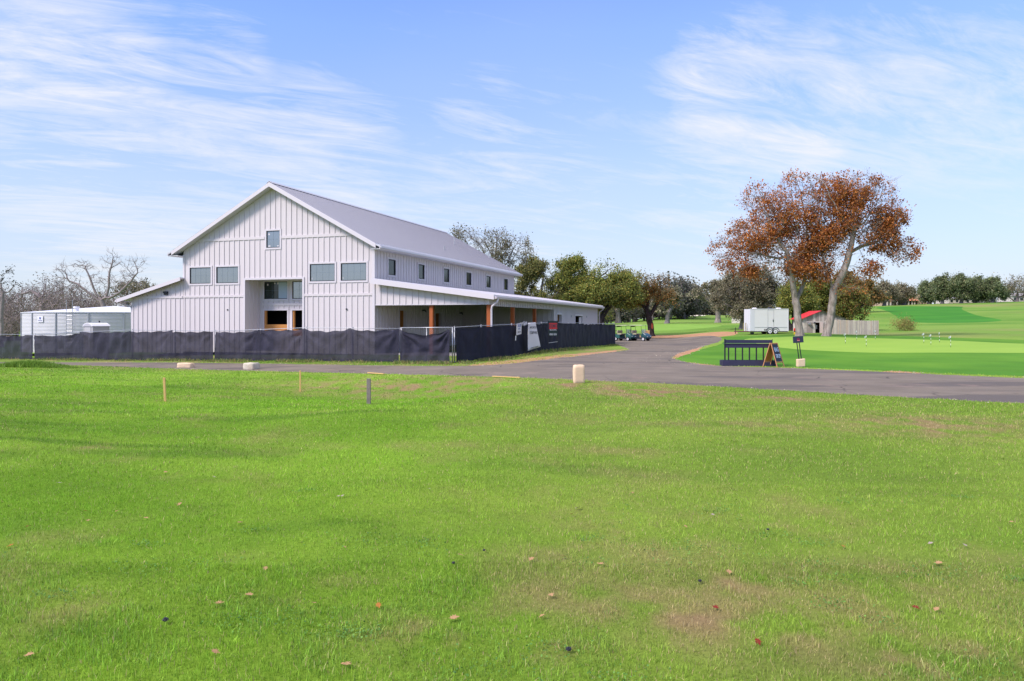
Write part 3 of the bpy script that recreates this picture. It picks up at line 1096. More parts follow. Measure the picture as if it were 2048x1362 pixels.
gt.build('gutter', M_TRIM, barn)
MB().box(PU + .03, 8.14, -.44, PD + .35, ZR(8.15) - .14, ZR(8.15) - .10).build('soffit', M_SOFF, barn)
MB().tube([(8.27, -.2, 3.50), (8.22, -.2, 3.30), (8.05, -.2, 3.18), (7.88, -.15, 3.05), (7.84, -.12, 2.85), (7.84, -.12, .45), (7.95, -.2, .3)], .062, 8).build('downspout', M_TRIM, barn, smooth=True)
MB().tube([(8.27, PD - .2, 3.50), (8.2, PD - .1, 3.35), (7.85, PD + .05, 3.1), (7.8, PD + .06, .4)], .055, 8).build('downspout', M_TRIM, barn, smooth=True)
bb_wall('porch_beam', .13, PV0, 3.10, lambda a: 3.60, [], pl_side(PU, 1), off=.2, thick=.16)
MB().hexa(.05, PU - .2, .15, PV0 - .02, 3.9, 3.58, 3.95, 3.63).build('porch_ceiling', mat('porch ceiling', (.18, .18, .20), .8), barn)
for u, v in ((3.80, .05), (7.56, .0), (7.56, 4.5), (7.56, 9.5)):
    MB().box(u - .115, u + .115, v - .03 + .125, v + .2 + .125, .15, 3.165 if v < 1 else 3.095).build('post', M_CEDAR, barn, bevel=.008)
bb_wall('annex_front', .02, PU - .22, .1, lambda u: ZR(u) - .01, [], lambda mb, a0, a1, d0, d1, b0, b1, t0, t1: mb.hexa(a0, a1, PV0 + d0, PV0 + d1, b0, b1, t0, t1), off=.3)
ah = [(15.6, 17.0, .1, 2.74), (21.7, 24.5, 1.6, 2.68)]
bb_wall('annex_side', PV0 + .001, PD, .1, lambda a: 3.60, ah, pl_side(PU, 1), off=.3)
bb_wall('annex_rear', .02, PU - .22, .1, lambda u: ZR(u) - .01, [], lambda mb, a0, a1, d0, d1, b0, b1, t0, t1: mb.hexa(a0, a1, PD - d1, PD - d0, b0, b1, t0, t1), off=.3)
for k, (a, b, z0, z1) in enumerate(ah):
    tr = MB()
    tr.box(PU - .02, PU + .04, a - .12, b + .12, z1, z1 + .1)
    tr.box(PU - .02, PU + .038, a - .12, a, z0, z1)
    tr.box(PU - .02, PU + .038, b, b + .12, z0, z1)
    d = tr.build('doorway' if k == 0 else 'opening', M_TRIM, barn)
    if k == 0:
        MB().box(PU - 1.0, PU - .25, b + .0, b + .05, z0, z1).build('jamb', M_PLY, d)
        MB().box(PU - 1.3, PU - 1.25, a, b, z0, 2.2).build('stacked_board', M_PLY, d)
    else:
        MB().box(PU - .15, PU - .10, b - .75, b - .03, z0, z1 - .1).build('sash', M_TRIM, d)
MB().box(.05, PU - .3, PV0 + .2, PD - .3, .12, .2).build('slab', M_CONC, barn)
MB().box(.05, PU + .25, -.2, PV0, .08, .16).build('porch_slab', M_CONC, barn)
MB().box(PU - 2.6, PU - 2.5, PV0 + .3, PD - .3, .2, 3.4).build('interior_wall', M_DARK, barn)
for v, z in ((7.0, 2.96), (14.0, 2.85)):
    MB().tube([(.02, v, z), (.22, v, z + .02), (.28, v, z - .1)], .05, 8).build('wall_lamp', M_BLACK, barn)
for v in (20.2, 26.2):
    MB().box(PU + .0005, PU + .06, v, v + .10, 2.55, 2.72).build('outlet_box', M_GALV, barn)


# ------------------------------------------------------------------ construction fence with dark screen
def screen_mat(name, col, see, crease=.5):
    m = bpy.data.materials.new(name)
    m.use_nodes = True
    g = NT(m.node_tree)
    p = m.node_tree.nodes['Principled BSDF']
    p.inputs['Roughness'].default_value = .75
    p.inputs['Specular IOR Level'].default_value = .25
    tc = g.n('ShaderNodeTexCoord')
    n = g.noise(tc.outputs['Object'], 1.1, 4, .6)
    mp = g.n('ShaderNodeMapping')
    mp.inputs['Scale'].default_value = (3, 3, .4)
    g.l(tc.outputs['Object'], mp.inputs[0])
    n2 = g.noise(mp.outputs[0], 2.0, 5, .6)
    f = g.math('ADD', g.math('MULTIPLY', n, .6), g.math('MULTIPLY', n2, .4))
    g.l(g.mix(g.math('MULTIPLY', g.math('SUBTRACT', f, .3), 2.5, clamp=True), tuple(x * .6 for x in col), tuple(x * 1.5 for x in col)), p.inputs['Base Color'])
    b = g.n('ShaderNodeBump')
    b.inputs['Strength'].default_value = crease
    b.inputs['Distance'].default_value = .05
    g.l(g.noise(tc.outputs['Object'], 5, 5, .65, .6), b.inputs['Height'])
    g.l(b.outputs[0], p.inputs['Normal'])
    t = g.n('ShaderNodeBsdfTransparent')
    mx = g.n('ShaderNodeMixShader')
    g.l(g.math('MULTIPLY', g.math('ADD', .6, g.math('MULTIPLY', n, .8)), see), mx.inputs[0])
    g.l(p.outputs[0], mx.inputs[1])
    g.l(t.outputs[0], mx.inputs[2])
    g.l(mx.outputs[0], m.node_tree.nodes['Material Output'].inputs[0])
    return m


M_SCR = screen_mat('dusty dark screen', (.020, .0185, .036), .07, .8)
M_SCR2 = screen_mat('black screen', (.0115, .0125, .028), .007, .5)
PXF = [-420, -150, 60, 265, 450, 680, 905, 1030, 1110, 1180, 1228]
FZ = [74, 63, 55, 49, 45, 41.5, 38.5, 43.7, 50, 59.5, 65]


def fence_z(px):
    return float(np.interp(px, PXF, FZ))


def fence_xy(px):
    Z = fence_z(px)
    return Vector(((px - CX) / F * Z, Z))


def screen(parent, A, B, h, mat_, sag=.06, folds=1.0, seed=0, top_extra=0.0, bottom=.04, nx=36, nz=18, slit=None, inset=(0, 0), nm='privacy_screen'):
    """cloth hung on the fence between ground points A and B (world)"""
    rr = np.random.default_rng(seed)
    s = np.linspace(inset[0], 1 - inset[1], nx)
    t = np.linspace(0, 1, nz)
    S, T = np.meshgrid(s, t)
    d = Vector((B.x - A.x, B.y - A.y, 0))
    L = d.length
    nrm = Vector((d.y, -d.x, 0)) / L          # towards the camera side
    if nrm.y > 0:
        nrm = -nrm
    ph = rr.random(8) * 6.28
    sg = sag * (1 - (2 * S - 1) ** 2) * (.75 + .5 * rr.random()) + .03 * np.sin(S * 19 + ph[0]) * (sag > .02)
    top = h - .05 + top_extra - sg
    Z0 = A.z * (1 - S) + B.z * S
    Z = Z0 + bottom + (top - bottom) * T + .02 * np.sin(S * 23 + ph[1]) * (1 - T)
    w = 0
    # swags fanning out from the two top corners, stronger when the cloth sags
    for (cs, sgn) in ((0, 1), (1, -1)):
        r = np.hypot((S - cs) * L, (1 - T) * h)
        ang = np.arctan2((1 - T) * h, sgn * (S - cs) * L + 1e-4)
        w = w + .045 * np.sin(ang * (9 + 3 * rr.random()) + ph[2]) * np.exp(-r / 1.3) * np.clip(r * 2, 0, 1)
    w = w + .03 * np.sin((S * L * 1.6 + (1 - T) * h * (1.6 * rr.random() - .8)) * 3.1 + ph[3]) * (.3 + T)
    w = w + .018 * np.sin(S * L * 7 + ph[4] + 1.5 * np.sin(T * 4 + ph[5])) + .10 * (fbm(S * L * 1.1 + seed, T * h * 1.3, 3, seed) - .5)
    w = w * folds * np.clip(np.minimum(S, 1 - S) * 9 + .04, 0, 1) + .09 + .055 * folds
    X = A.x + d.x * S + nrm.x * w
    Y = A.y + d.y * S + nrm.y * w
    V = np.column_stack([X.ravel(), Y.ravel(), Z.ravel()])
    q = []
    for j in range(nz - 1):
        for i in range(nx - 1):
            a = j * nx + i
            q.append((a, a + 1, a + nx + 1, a + nx))
    V -= np.array(parent.location)
    o = arr_mesh(nm, V, np.array(q), mat_, parent, smooth=True)
    return o


def fence_run(root, pxs, hts, smat, seeds, sags, folds=1.0, wire=()):
    loc = root.location
    pts = []
    for px in pxs:
        q = fence_xy(px)
        pts.append(Vector((q.x, q.y, float(gz(q.x, q.y)))))
    tops = []
    for p, h in zip(pts, hts):
        l = p - loc
        MB().tube([l + Vector((0, 0, -.1)), l + Vector((0, 0, h + .04))], .03, 8).disc(l + Vector((0, 0, h + .05)), .036, (0, 0, 1), .03, 8).build('fence_post', M_GALV, root, smooth=True)
        tops.append(l + Vector((0, 0, h)))
    MB().tube(tops, .019, 6).build('top_rail', M_GALV, root, smooth=True)
    MB().tube([p - loc + Vector((0, -.04, .06)) for p in pts], .019, 6).build('bottom_rail', M_GALV, root, smooth=True)
    for i in range(len(pts) - 1):
        A, B = pts[i], pts[i + 1]
        h = (hts[i] + hts[i + 1]) / 2
        ins = (-.004, -.004)
        if i in wire:
            ins = (.045, 0)
            chain(root, A - loc, B - loc, h)
        screen(root, A, B, h, smat, sags[i % len(sags)], folds, seeds + i * 7, inset=ins)
    return pts


def chain(root, A, B, h, pitch=.11, z0=.05):
    d = B - A
    L = math.hypot(d.x, d.y)
    mb = MB()
    k = -h
    while k < L:
        for sg in (1, -1):
            s0, s1 = (k, k + h) if sg > 0 else (k + h, k)
            za, zb = z0, h - .02
            # clip to 0..L
            def pt(s, z):
                return A + d * (s / L) + Vector((0, 0, z))
            lo, hi = 0.0, 1.0
            ds = s1 - s0
            for bound, keep_gt in ((0, True), (L, False)):
                t = (bound - s0) / ds
                if (ds > 0) == keep_gt:
                    lo = max(lo, t)
                else:
                    hi = min(hi, t)
            if hi - lo > .02:
                pa = pt(s0 + ds * lo, za + (zb - za) * lo)
                pb = pt(s0 + ds * hi, za + (zb - za) * hi)
                mb.tube([pa, pb], .0045, 3, caps=False)
        k += pitch
    return mb.build('chain_link_mesh', M_GALV, root)


pxl = [-420, -330, -240, -155, -80, -5, 70, 165, 265, 350, 431, 521, 613, 706, 801]
r0 = fence_xy(-420)
fence_l = thing('construction_fence', 'long chain link fence hung with sagging dusty black screen before the white hall', 'fence', Vector((r0.x, r0.y, float(gz(r0.x, r0.y)))))
hl = [1.84 + .05 * math.sin(i * 1.7) + (.1 if 6 < i < 9 else 0) for i in range(len(pxl))]
fp = fence_run(fence_l, pxl, hl, M_SCR, 40, [.04, .03, .10, .05, .16, .07, .12, .05], 1.7, wire=(6, 10))
# gate panel
q0, q1 = fence_xy(801), fence_xy(905)
ga = Vector((q0.x + .06, q0.y, float(gz(q0.x, q0.y))))
gb = Vector((q1.x, q1.y, float(gz(q1.x, q1.y))))
gate = thing('chain_link_gate', 'chain link gate panel with its black screen slumped below the top rail', 'gate', ga)
d = gb - ga
mb = MB()
for k in (0, 1):
    b = d * k
    mb.tube([b + Vector((0, 0, .05)), b + Vector((0, 0, 1.86))], .03, 8)
mb.tube([Vector((0, 0, 1.84)), d + Vector((0, 0, 1.84))], .024, 8)
mb.tube([Vector((0, 0, .08)), d + Vector((0, 0, .08))], .024, 8)
mb.tube([d * .5 + Vector((0, 0, .08)), d * .5 + Vector((0, 0, 1.84))], .02, 8)
mb.build('gate_frame', M_GALV, gate, smooth=True)
chain(gate, Vector((0, 0, 0)), d, 1.84)
screen(gate, ga, gb, 1.80, M_SCR, .38, 1.9, 5, nx=60, nz=30, inset=(.015, .02))
# right run
r1 = fence_xy(909)
fence_r = thing('construction_fence', 'taut black screened fence running from the gate away to the golf carts', 'fence', Vector((r1.x, r1.y, float(gz(r1.x, r1.y)))))
pxr = [909, 962, 1023, 1054, 1083, 1110, 1137, 1160, 1182, 1206, 1228]
hr = [1.84, 1.86, 1.85, 1.8, 1.8, 1.82, 1.84, 1.84, 1.84, 1.84, 1.84]
fence_run(fence_r, pxr, hr, M_SCR2, 90, [.015, .012, .04, .03, .02], .55)


# ------------------------------------------------------------------ lettering
def text_mesh(name, body, size, m, parent, M, depth=.003, bold=0.0, align='CENTER', sx=1.0):
    cu = bpy.data.curves.new(name, 'FONT')
    cu.body = body
    cu.size = size
    cu.align_x = align
    cu.align_y = 'CENTER'
    cu.extrude = depth
    cu.offset = bold
    cu.space_line = .9
    tmp = bpy.data.objects.new(name, cu)
    COL.objects.link(tmp)
    dg = bpy.context.evaluated_depsgraph_get()
    me = bpy.data.meshes.new_from_object(tmp.evaluated_get(dg))
    bpy.data.objects.remove(tmp)
    me.name = name
    me.transform(Matrix.Diagonal((sx, 1, 1, 1)))
    me.transform(M)
    me.materials.clear()
    me.materials.append(m)
    o = bpy.data.objects.new(name, me)
    COL.objects.link(o)
    o.parent = parent
    return o


def up_text(x, y, z, rx=0.0):
    """text plane standing upright facing -y, optionally leaning back"""
    return Matrix.Translation((x, y, z)) @ Matrix.Rotation(R(90) - rx, 4, 'X')


M_WOODN = mat('new pine stake', (.60, .38, .15), .8, .2, noise=.2, nscale=12, bump=.2)
M_WOODG = mat('weathered grey wood', (.23, .19, .18), .9, .1, noise=.4, nscale=9, bump=.6, bscale=40)
M_STONE = mat('pale limestone', (.70, .51, .36), .9, .15, noise=.14, nscale=5, bump=.6, bscale=14, dirt=(.40, .30, .22))
M_STONEG = mat('grey limestone', (.52, .46, .38), .9, .15, noise=.2, nscale=6, bump=.6, bscale=14, dirt=(.28, .18, .12))
M_RED = mat('red enamel', (.55, .02, .025), .5, noise=.1)
M_WHITE = mat('white paint', (.72, .70, .74), .5, noise=.05)
M_INK = mat('dark print', (.05, .05, .07), .7)
M_BLUEINK = mat('blue print', (.05, .08, .32), .7)
M_TEAL = mat('teal green paint', (.020, .085, .080), .3, .6, noise=.1)
M_TEALD = mat('teal green fibreglass', (.012, .058, .075), .28, .6, noise=.1)
M_RUB = mat('tyre rubber', (.015, .015, .016), .8, .3)
M_BEIGE = mat('beige vinyl', (.36, .29, .22), .6, noise=.08)
M_CREAM = mat('cream plastic', (.60, .55, .42), .45, noise=.05)
M_SIGNW = mat('banner vinyl', (.58, .545, .57), .55, noise=.06, nscale=2)

# signs on the right fence
def fence_frame(px, off=.12):
    """(origin on ground, yaw) of a plane parallel to the right fence at photo column px"""
    a, b = fence_xy(px - 6), fence_xy(px + 6)
    d = (b - a).normalized()
    yaw = math.atan2(d.y, d.x)
    n = Vector((d.y, -d.x))
    if n.y > 0:
        n = -n
    q = fence_xy(px) + n * off
    return Vector((q.x, q.y, float(gz(q.x, q.y)))), yaw


def plate(mb, pts, t, mi=0, M=None):
    """polygon (x,z) list with thickness t towards +y"""
    return mb.prism(pts, 0, t, mi, M)


loc, yaw = fence_frame(1029, .30)
s = thing('notice_sign', 'small white notice sign with blue lettering on the black fence', 'sign', loc, yaw)
plate(MB(), [(-.34, 1.20), (.30, 1.27), (.33, 1.93), (-.27, 1.86)], .012).build('board', M_SIGNW, s)
for k, (tx, sz, mt) in enumerate((('SUB', .26, M_BLUEINK), ('- SITE -', .13, M_BLUEINK), ('SAFETY', .13, M_INK))):
    text_mesh('lettering', tx, sz, mt, s, up_text(.02, -.004, 1.76 - k * .19))
loc, yaw = fence_frame(1023, .30)
s2 = thing('paper_strip', 'short white strip taped to the black fence below the notice sign', 'strip', loc, yaw)
plate(MB(), [(-.05, .92), (.03, .92), (.05, 1.19), (-.02, 1.19)], .008).build('strip', M_WHITE, s2)

loc, yaw = fence_frame(1047, .58)
s = thing('fence_banner', 'large pale grey banner flared wider at its foot hanging on the black fence', 'banner', loc, yaw - .30)
mb = MB()
V = []
nx, nz = 12, 16
for j in range(nz):
    t = j / (nz - 1)
    for i in range(nx):
        u = i / (nx - 1)
        hw = .60 * (1 - t) + .375 * t
        cx_ = .03 * (1 - t) - .03 * t
        x = cx_ + (2 * u - 1) * hw
        z = (.20 + .22 * u) * (1 - t) + (1.86 + .04 * u) * t
        V.append((x, .03 * math.sin(u * 5 + t * 3) - .10 * (1 - t), z))
q = [(j * nx + i, j * nx + i + 1, (j + 1) * nx + i + 1, (j + 1) * nx + i) for j in range(nz - 1) for i in range(nx - 1)]
o = mb.add(V, q).build('cloth', M_SIGNW, s, smooth=True)
sol = o.modifiers.new('solid', 'SOLIDIFY')
sol.thickness = .008
text_mesh('lettering', 'ARCHITXT', .19, M_INK, s, up_text(0, -.055, 1.58, -.05), bold=-.001, sx=.72)
text_mesh('lettering', 'TDSPARK', .23, M_INK, s, up_text(0.01, -.075, 1.27, -.05), bold=-.001, sx=.78)
text_mesh('lettering', 'General Contractor', .095, M_INK, s, Matrix.Translation((.03, -.135, .42)) @ Matrix.Rotation(-.14, 4, 'Y') @ up_text(0, 0, 0, -.05), sx=.95)

b = thing('wire_coil', 'loose silver coil of fence wire hooked on the rail between the two signs', 'wire', fence_frame(1039, .28)[0], fence_frame(1046)[1])
mb = MB()
for k in range(6):
    rr = .18 + .035 * math.sin(k * 2.1)
    mb.tube([(rr * math.cos(a) + .03 * k - .08, -.02 * k, 1.84 + rr * .62 * math.sin(a + k * .4)) for a in np.linspace(0, 6.28, 16)], .012, 4, caps=False)
mb.build('coil', M_GALV, b)

loc, yaw = at(1106, 47.2), .42
s = thing('contractor_sign', 'tall black framed contractor sign with a red panel standing before the black fence', 'sign', loc, yaw + .1)
for x in (-.36, .36):
    MB().bar((x, 0, -.1), (x, 0, 1.95), .04).build('leg', M_BLACK, s)
MB().bar((-.34, 0, .55), (.34, 0, .62), .03).build('crossbar', M_GALV, s)
MB().box(-.34, .34, -.012, .012, .98, 1.93).build('board', mat('dark green board', (.008, .022, .022), .5), s)
MB().box(-.30, .30, -.02, -.0125, 1.42, 1.80).build('red_panel', M_RED, s)
text_mesh('lettering', 'DEMO', .30, M_INK, s, up_text(0, -.024, 1.61), bold=.002, sx=.72)
text_mesh('lettering', 'BUILDERS', .11, M_WHITE, s, up_text(0, -.018, 1.36), sx=1.05)
text_mesh('lettering', '830 555', .16, M_WHITE, s, up_text(0, -.018, 1.08), bold=.002, sx=1.0)

# white tipped marker post by the gate
p = hit(914.5, 724)
p = Vector((p.x, p.y, p.z))
mk = thing('marker_post', 'thin dark marker post with a white tip beside the gate', 'post', p)
MB().bar((0, 0, -.05), (0, 0, 1.05), .05, .03).build('shaft', M_BLACK, mk)
MB().bar((0, 0, 1.051), (0, 0, 1.28), .055, .035).build('tip', M_WHITE, mk)


# ------------------------------------------------------------------ stakes, stones, boards on the lawn
def stake(px, py, h, w, m, label, name='survey_stake', cat='stake', lean=(0, 0)):
    q = hit(px, py)
    mb = MB()
    mb.bar((0, 0, -.15), (lean[0], lean[1], h), w, w * .75)
    o = mb.build(name, m, bevel=.004)
    o.location = q
    return tag(o, label, cat)


q = hit(331, 803)
stake(331, 803, 48 / F * q.y, .055, M_WOODN, 'bare pine stake leaning slightly on the left of the lawn', lean=(-.035, 0))
q = hit(600.5, 783)
stake(600.5, 783, 42 / F * q.y, .05, M_WOODN, 'thin pine stake near the road between stone block and grey post')
q = hit(737.5, 808)
stake(737.5, 808, 51 / F * q.y, .115, M_WOODG, 'weathered grey square post standing in the grassy dip', 'wooden_post', 'post')


def stone(px, py, w, h, d, m, label, rz=0.0, seed=0, top=.0):
    q = hit(px, py)
    mb = bpy.data.meshes.new('stone_block')
    import bmesh
    bm = bmesh.new()
    bmesh.ops.create_cube(bm, size=1)
    bmesh.ops.subdivide_edges(bm, edges=bm.edges[:], cuts=5, use_grid_fill=True)
    rr = random.Random(seed)
    ph = [rr.random() * 6 for _ in range(6)]
    for v in bm.verts:
        c = v.co
        r = max(abs(c.x), abs(c.y), abs(c.z)) * 2
        n = sum(abs(k) * 2 > .75 for k in c)
        f = 1 - (.055 * (n - 1) if n > 1 else 0)
        tz = 1 - top * max(0, c.z + .5)
        c.x *= f * tz
        c.y *= f * tz
        c.z *= f if n < 3 else f * .97
        j = .014
        c.x += j * math.sin(c.y * 9 + c.z * 7 + ph[0])
        c.y += j * math.sin(c.x * 8 + c.z * 9 + ph[1])
        c.z += j * math.sin(c.x * 9 + c.y * 7 + ph[2])
        c.x *= w
        c.y *= d
        c.z = (c.z + .5) * h - .04
    bm.to_mesh(mb)
    bm.free()
    for p_ in mb.polygons:
        p_.use_smooth = True
    mb.materials.append(m)
    o = bpy.data.objects.new('stone_block', mb)
    COL.objects.link(o)
    o.location = (q.x, q.y + d * .4, q.z)
    o.rotation_euler = (0, 0, rz)
    return tag(o, label, 'stone')


stone(1158, 766, .385, .66, .24, M_STONE, 'upright pale limestone marker with rounded corners at the road edge', .12, 1)
stone(369, 735, .80, .27, .42, M_STONE, 'low tan stone block lying at the road edge, leftmost of the pair', -.1, 2, .06)
stone(500, 739, .64, .36, .55, M_STONEG, 'grey stained stone block at the road edge nearer the hall entrance', -.35, 3, .05)
stone(72, 731, .70, .14, .4, M_STONE, 'flat tan stone almost buried beside the grass mound far left', .1, 4, .1)


def plank(px0, py0, px1, py1, label, w=.09, name='loose_board'):
    a, b_ = hit(px0, py0), hit(px1, py1)
    mb = MB()
    mb.bar((0, 0, .05), b_ - a + Vector((0, 0, .05)), w, .03)
    o = mb.build(name, M_WOODN)
    o.location = a
    return tag(o, label, 'board')


plank(736, 747.5, 768, 750, 'pale loose board lying on the grass beyond the grey post')
plank(985, 755, 1040, 757.5, 'long thin pale strip lying in the grass near the crest', .05)


# ------------------------------------------------------------------ bag rack, A-frame board, small sign by the road
q = hit(1500, 732)
rk = thing('bag_rack', 'dark purple painted wooden golf bag rack with vertical bars at the road edge', 'rack', (q.x, q.y, q.z), -.06)
M_PURP = mat('dark purple paint', (.030, .027, .065), .6, .4, noise=.25, nscale=5)
sc_ = q.y / F
w2 = 50 * sc_
MB().box(-54 * sc_, 51 * sc_, -.04, .0, .0, 11.4 * sc_).build('base_board', M_PURP, rk, bevel=.006)
MB().box(-54 * sc_, 51 * sc_, .62, .66, .0, 11 * sc_).build('base_board', M_PURP, rk, bevel=.006)
MB().box(-54 * sc_, -52.5 * sc_, .0, .62, .0, 11 * sc_).build('end_board', M_PURP, rk)
MB().box(49.5 * sc_, 51 * sc_, .0, .62, .0, 11 * sc_).build('end_board', M_PURP, rk)
MB().box(-48 * sc_, 52 * sc_, -.02, .03, 36.4 * sc_, 43.6 * sc_).build('rail', M_PURP, rk, bevel=.005)
MB().box(-48 * sc_, 47 * sc_, .30, .34, 45.4 * sc_, 52 * sc_).build('top_rail', M_PURP, rk, bevel=.005)
MB().box(-50 * sc_, 52 * sc_, -.05, .38, 43.7 * sc_, 44.6 * sc_).build('shelf', M_PURP, rk)
for x in (-49.5, 49):
    MB().box((x - 1.3) * sc_, (x + 1.3) * sc_, -.03, .02, .1, 42 * sc_).build('upright', M_BLACK, rk)
    MB().box((x - 1.1 + 3 * (x < 0)) * sc_, (x + 1.3 + 3 * (x < 0) - 3 * (x > 0)) * sc_, .30, .36, .1, 53.5 * sc_).build('upright', M_BLACK, rk)
for k in range(7):
    x = (-42 + 13.7 * k) * sc_
    MB().box(x - .028, x + .028, -.0, .05, .1, 36.3 * sc_).build('bar', M_BLACK, rk)

q = hit(1553, 734)
af = thing('chalkboard_sign', 'wooden A-frame chalkboard sign lettered for bag drop beside the purple rack', 'sign', (q.x - .05, q.y + .25, q.z), .76)
M_CEDL = mat('orange cedar', (.50, .22, .10), .7, noise=.2, nscale=8)
M_CHALK = mat('chalkboard', (.010, .013, .035), .6)
H0, DP, HW = 1.13, .36, .34
Mf = Matrix.Rotation(-math.atan2(DP, H0), 4, 'X')
for sgn, nm in ((1, 'front_frame'), (-1, 'rear_frame')):
    fr = MB()
    a0 = Vector((-HW, -DP * sgn, 0))
    for x in (-HW, HW):
        fr.bar((x, -DP * sgn, 0), (x * .86, -.02 * sgn, H0), .045, .03, up=(0, 1, 0))
    for t in (.20, .97):
        y = -DP * sgn * (1 - t) - .02 * sgn * t
        xx = HW * (1 - .14 * t) - .02
        fr.bar((-xx, y, H0 * t), (xx, y, H0 * t), .05, .03, up=(0, 1, 0))
    f_ = fr.build(nm, M_CEDL, af)
    bd = MB()
    vs = []
    for t in (.23, .94):
        y = -DP * sgn * (1 - t) - .02 * sgn * t
        xx = HW * (1 - .14 * t) - .04
        vs += [(-xx, y - .006, H0 * t), (xx, y - .006, H0 * t), (xx, y + .006, H0 * t), (-xx, y + .006, H0 * t)]
    bd.add(vs, [(0, 1, 5, 4), (1, 2, 6, 5), (2, 3, 7, 6), (3, 0, 4, 7), (0, 3, 2, 1), (4, 5, 6, 7)])
    bd.build('board', M_CHALK if sgn > 0 else mat('orange board', (.62, .20, .03), .7, noise=.1), f_)
ta = math.atan2(DP - .02, H0)
M_CHK = mat('chalk', (.45, .60, .80), .9)
text_mesh('lettering', 'BAG', .30, M_CHK, af, Matrix.Translation((0, -.138, .80)) @ Matrix.Rotation(R(90) - ta, 4, 'X') @ Matrix.Translation((0, 0, .012)), bold=.001, sx=.72)
text_mesh('lettering', 'DROP', .27, M_CHK, af, Matrix.Translation((0, -.228, .50)) @ Matrix.Rotation(R(90) - ta, 4, 'X') @ Matrix.Translation((0, 0, .012)), bold=.001, sx=.60)

q = hit(1602, 733)
ps = thing('range_sign', 'small tilted dark sign on two thin black legs set in a stone block', 'sign', (q.x, q.y, q.z))
k = q.y / F
MB().hexa(-8.5 * k, 7 * k, -.12, .12, -.02, .0, 14.5 * k, 16 * k).build('base_block', M_STONE, ps, bevel=.03)
for a, b_ in ((-4.2, -8.4), (.8, -3.8)):
    MB().bar((a * k, 0, 15 * k), (b_ * k, 0, 48 * k), .035).build('leg', M_BLACK, ps)
Mr = Matrix.Translation((-6.2 * k, -.03, 54 * k)) @ Matrix.Rotation(-.08, 4, 'Y')
MB().box(-10.5 * k, 10.5 * k, -.012, .012, -6.5 * k, 6.5 * k, M=Mr).build('board', mat('navy board', (.022, .026, .06), .5), ps, bevel=.01)
MB().disc((0, -.018, .0), 3.2 * k, (0, 1, 0), .006, 14, M=Mr).build('emblem', mat('maroon emblem', (.16, .01, .05), .5), ps)
MB().box(-2.6 * k, 2.8 * k, -.026, -.022, -2.8 * k, -1.2 * k, M=Mr).build('label_strip', mat('pink strip', (.6, .2, .22), .5), ps)

# ------------------------------------------------------------------ putting green flags
mbs, mbb, mbf = MB(), MB(), MB()
for j in range(6):
    (mbs if j % 2 else mbb).tube([(0, 0, j * .13), (0, 0, j * .13 + .13)], .012, 6)
M_FLAGP = M_WHITE
fl0 = None
FL = [(1690.7, 687, 'putting flag nearest the wooden fence end, left front of the green'), (1732.5, 693, 'putting flag in front of the wooden fence, closest of the left four'),
      (1713.5, 680, 'small putting flag against the wooden fence between two nearer flags'), (1750.5, 679, 'small putting flag at the right end of the wooden fence'),
      (1847.7, 686.5, 'leftmost putting flag of the right hand cluster of four'), (1861.8, 690, 'second putting flag from the left in the right hand cluster'),
      (1878.9, 685, 'third and farthest putting flag in the right hand cluster'), (1901.4, 694.5, 'rightmost and nearest putting flag on the green')]
for k, (px, py, lab) in enumerate(FL):
    q = hit(px, py)
    if fl0 is None:
        fl0 = thing('putting_flag', lab, 'flag', q, 0, 'putting flags on the practice green')
        mbs.build('white_band', M_WHITE, fl0)
        mbb.build('black_band', M_BLACK, fl0)
        fm = MB()
        V, n = [], 7
        for i in range(n):
            u = i / (n - 1)
            yy = .03 * math.sin(u * 5)
            V += [(-u * .13, yy, .77 - u * .06), (-u * .13, yy, .62 - u * .03)]
        fm.add(V, [(2 * i, 2 * i + 1, 2 * i + 3, 2 * i + 2) for i in range(n - 1)])
        fo = fm.build('pennant', mat('pennant cloth', (.45, .50, .47), .8, noise=.3, nscale=14), fl0)
        fo.modifiers.new('solid', 'SOLIDIFY').thickness = .006
        o = fl0
    else:
        o = copy_tree(fl0, q, RNG.random() * .8 - .4, lab)
q = hit(1804, 607.5)
ff = thing('golf_flag', 'tiny golf flag on the far hilltop green before the tiled house', 'flag', q)
MB().tube([(0, 0, 0), (0, 0, 2.1)], .03, 6).build('pole', M_WHITE, ff)
MB().hexa(-.5, 0, -.02, .02, 1.6, 1.5, 1.7, 2.0).build('pennant', M_RED, ff)


# ------------------------------------------------------------------ golf carts
def wheel(parent, x, y, r=.215, t=.19, hub=True):
    w = MB()
    w.tube([(x, y - t / 2, r), (x, y - t / 2 + .03, r), (x, y + t / 2 - .03, r), (x, y + t / 2, r)], [r * .88, r, r, r * .88], 20)
    wo = w.build('wheel', M_RUB, parent, smooth=False)
    sgn = -1 if y < 0 else 1
    MB().disc((x, y + sgn * (t / 2 + .006), r), r * .60, (0, 1, 0), .014, 16).build('hubcap', M_WHITE, wo)
    MB().disc((x, y + sgn * (t / 2 + .016), r), r * .22, (0, 1, 0), .02, 10).build('hub_centre', M_BLACK, wo)
    return wo


M_SHIELD = screen_mat('cart windshield', (.45, .45, .52), .6, 0)


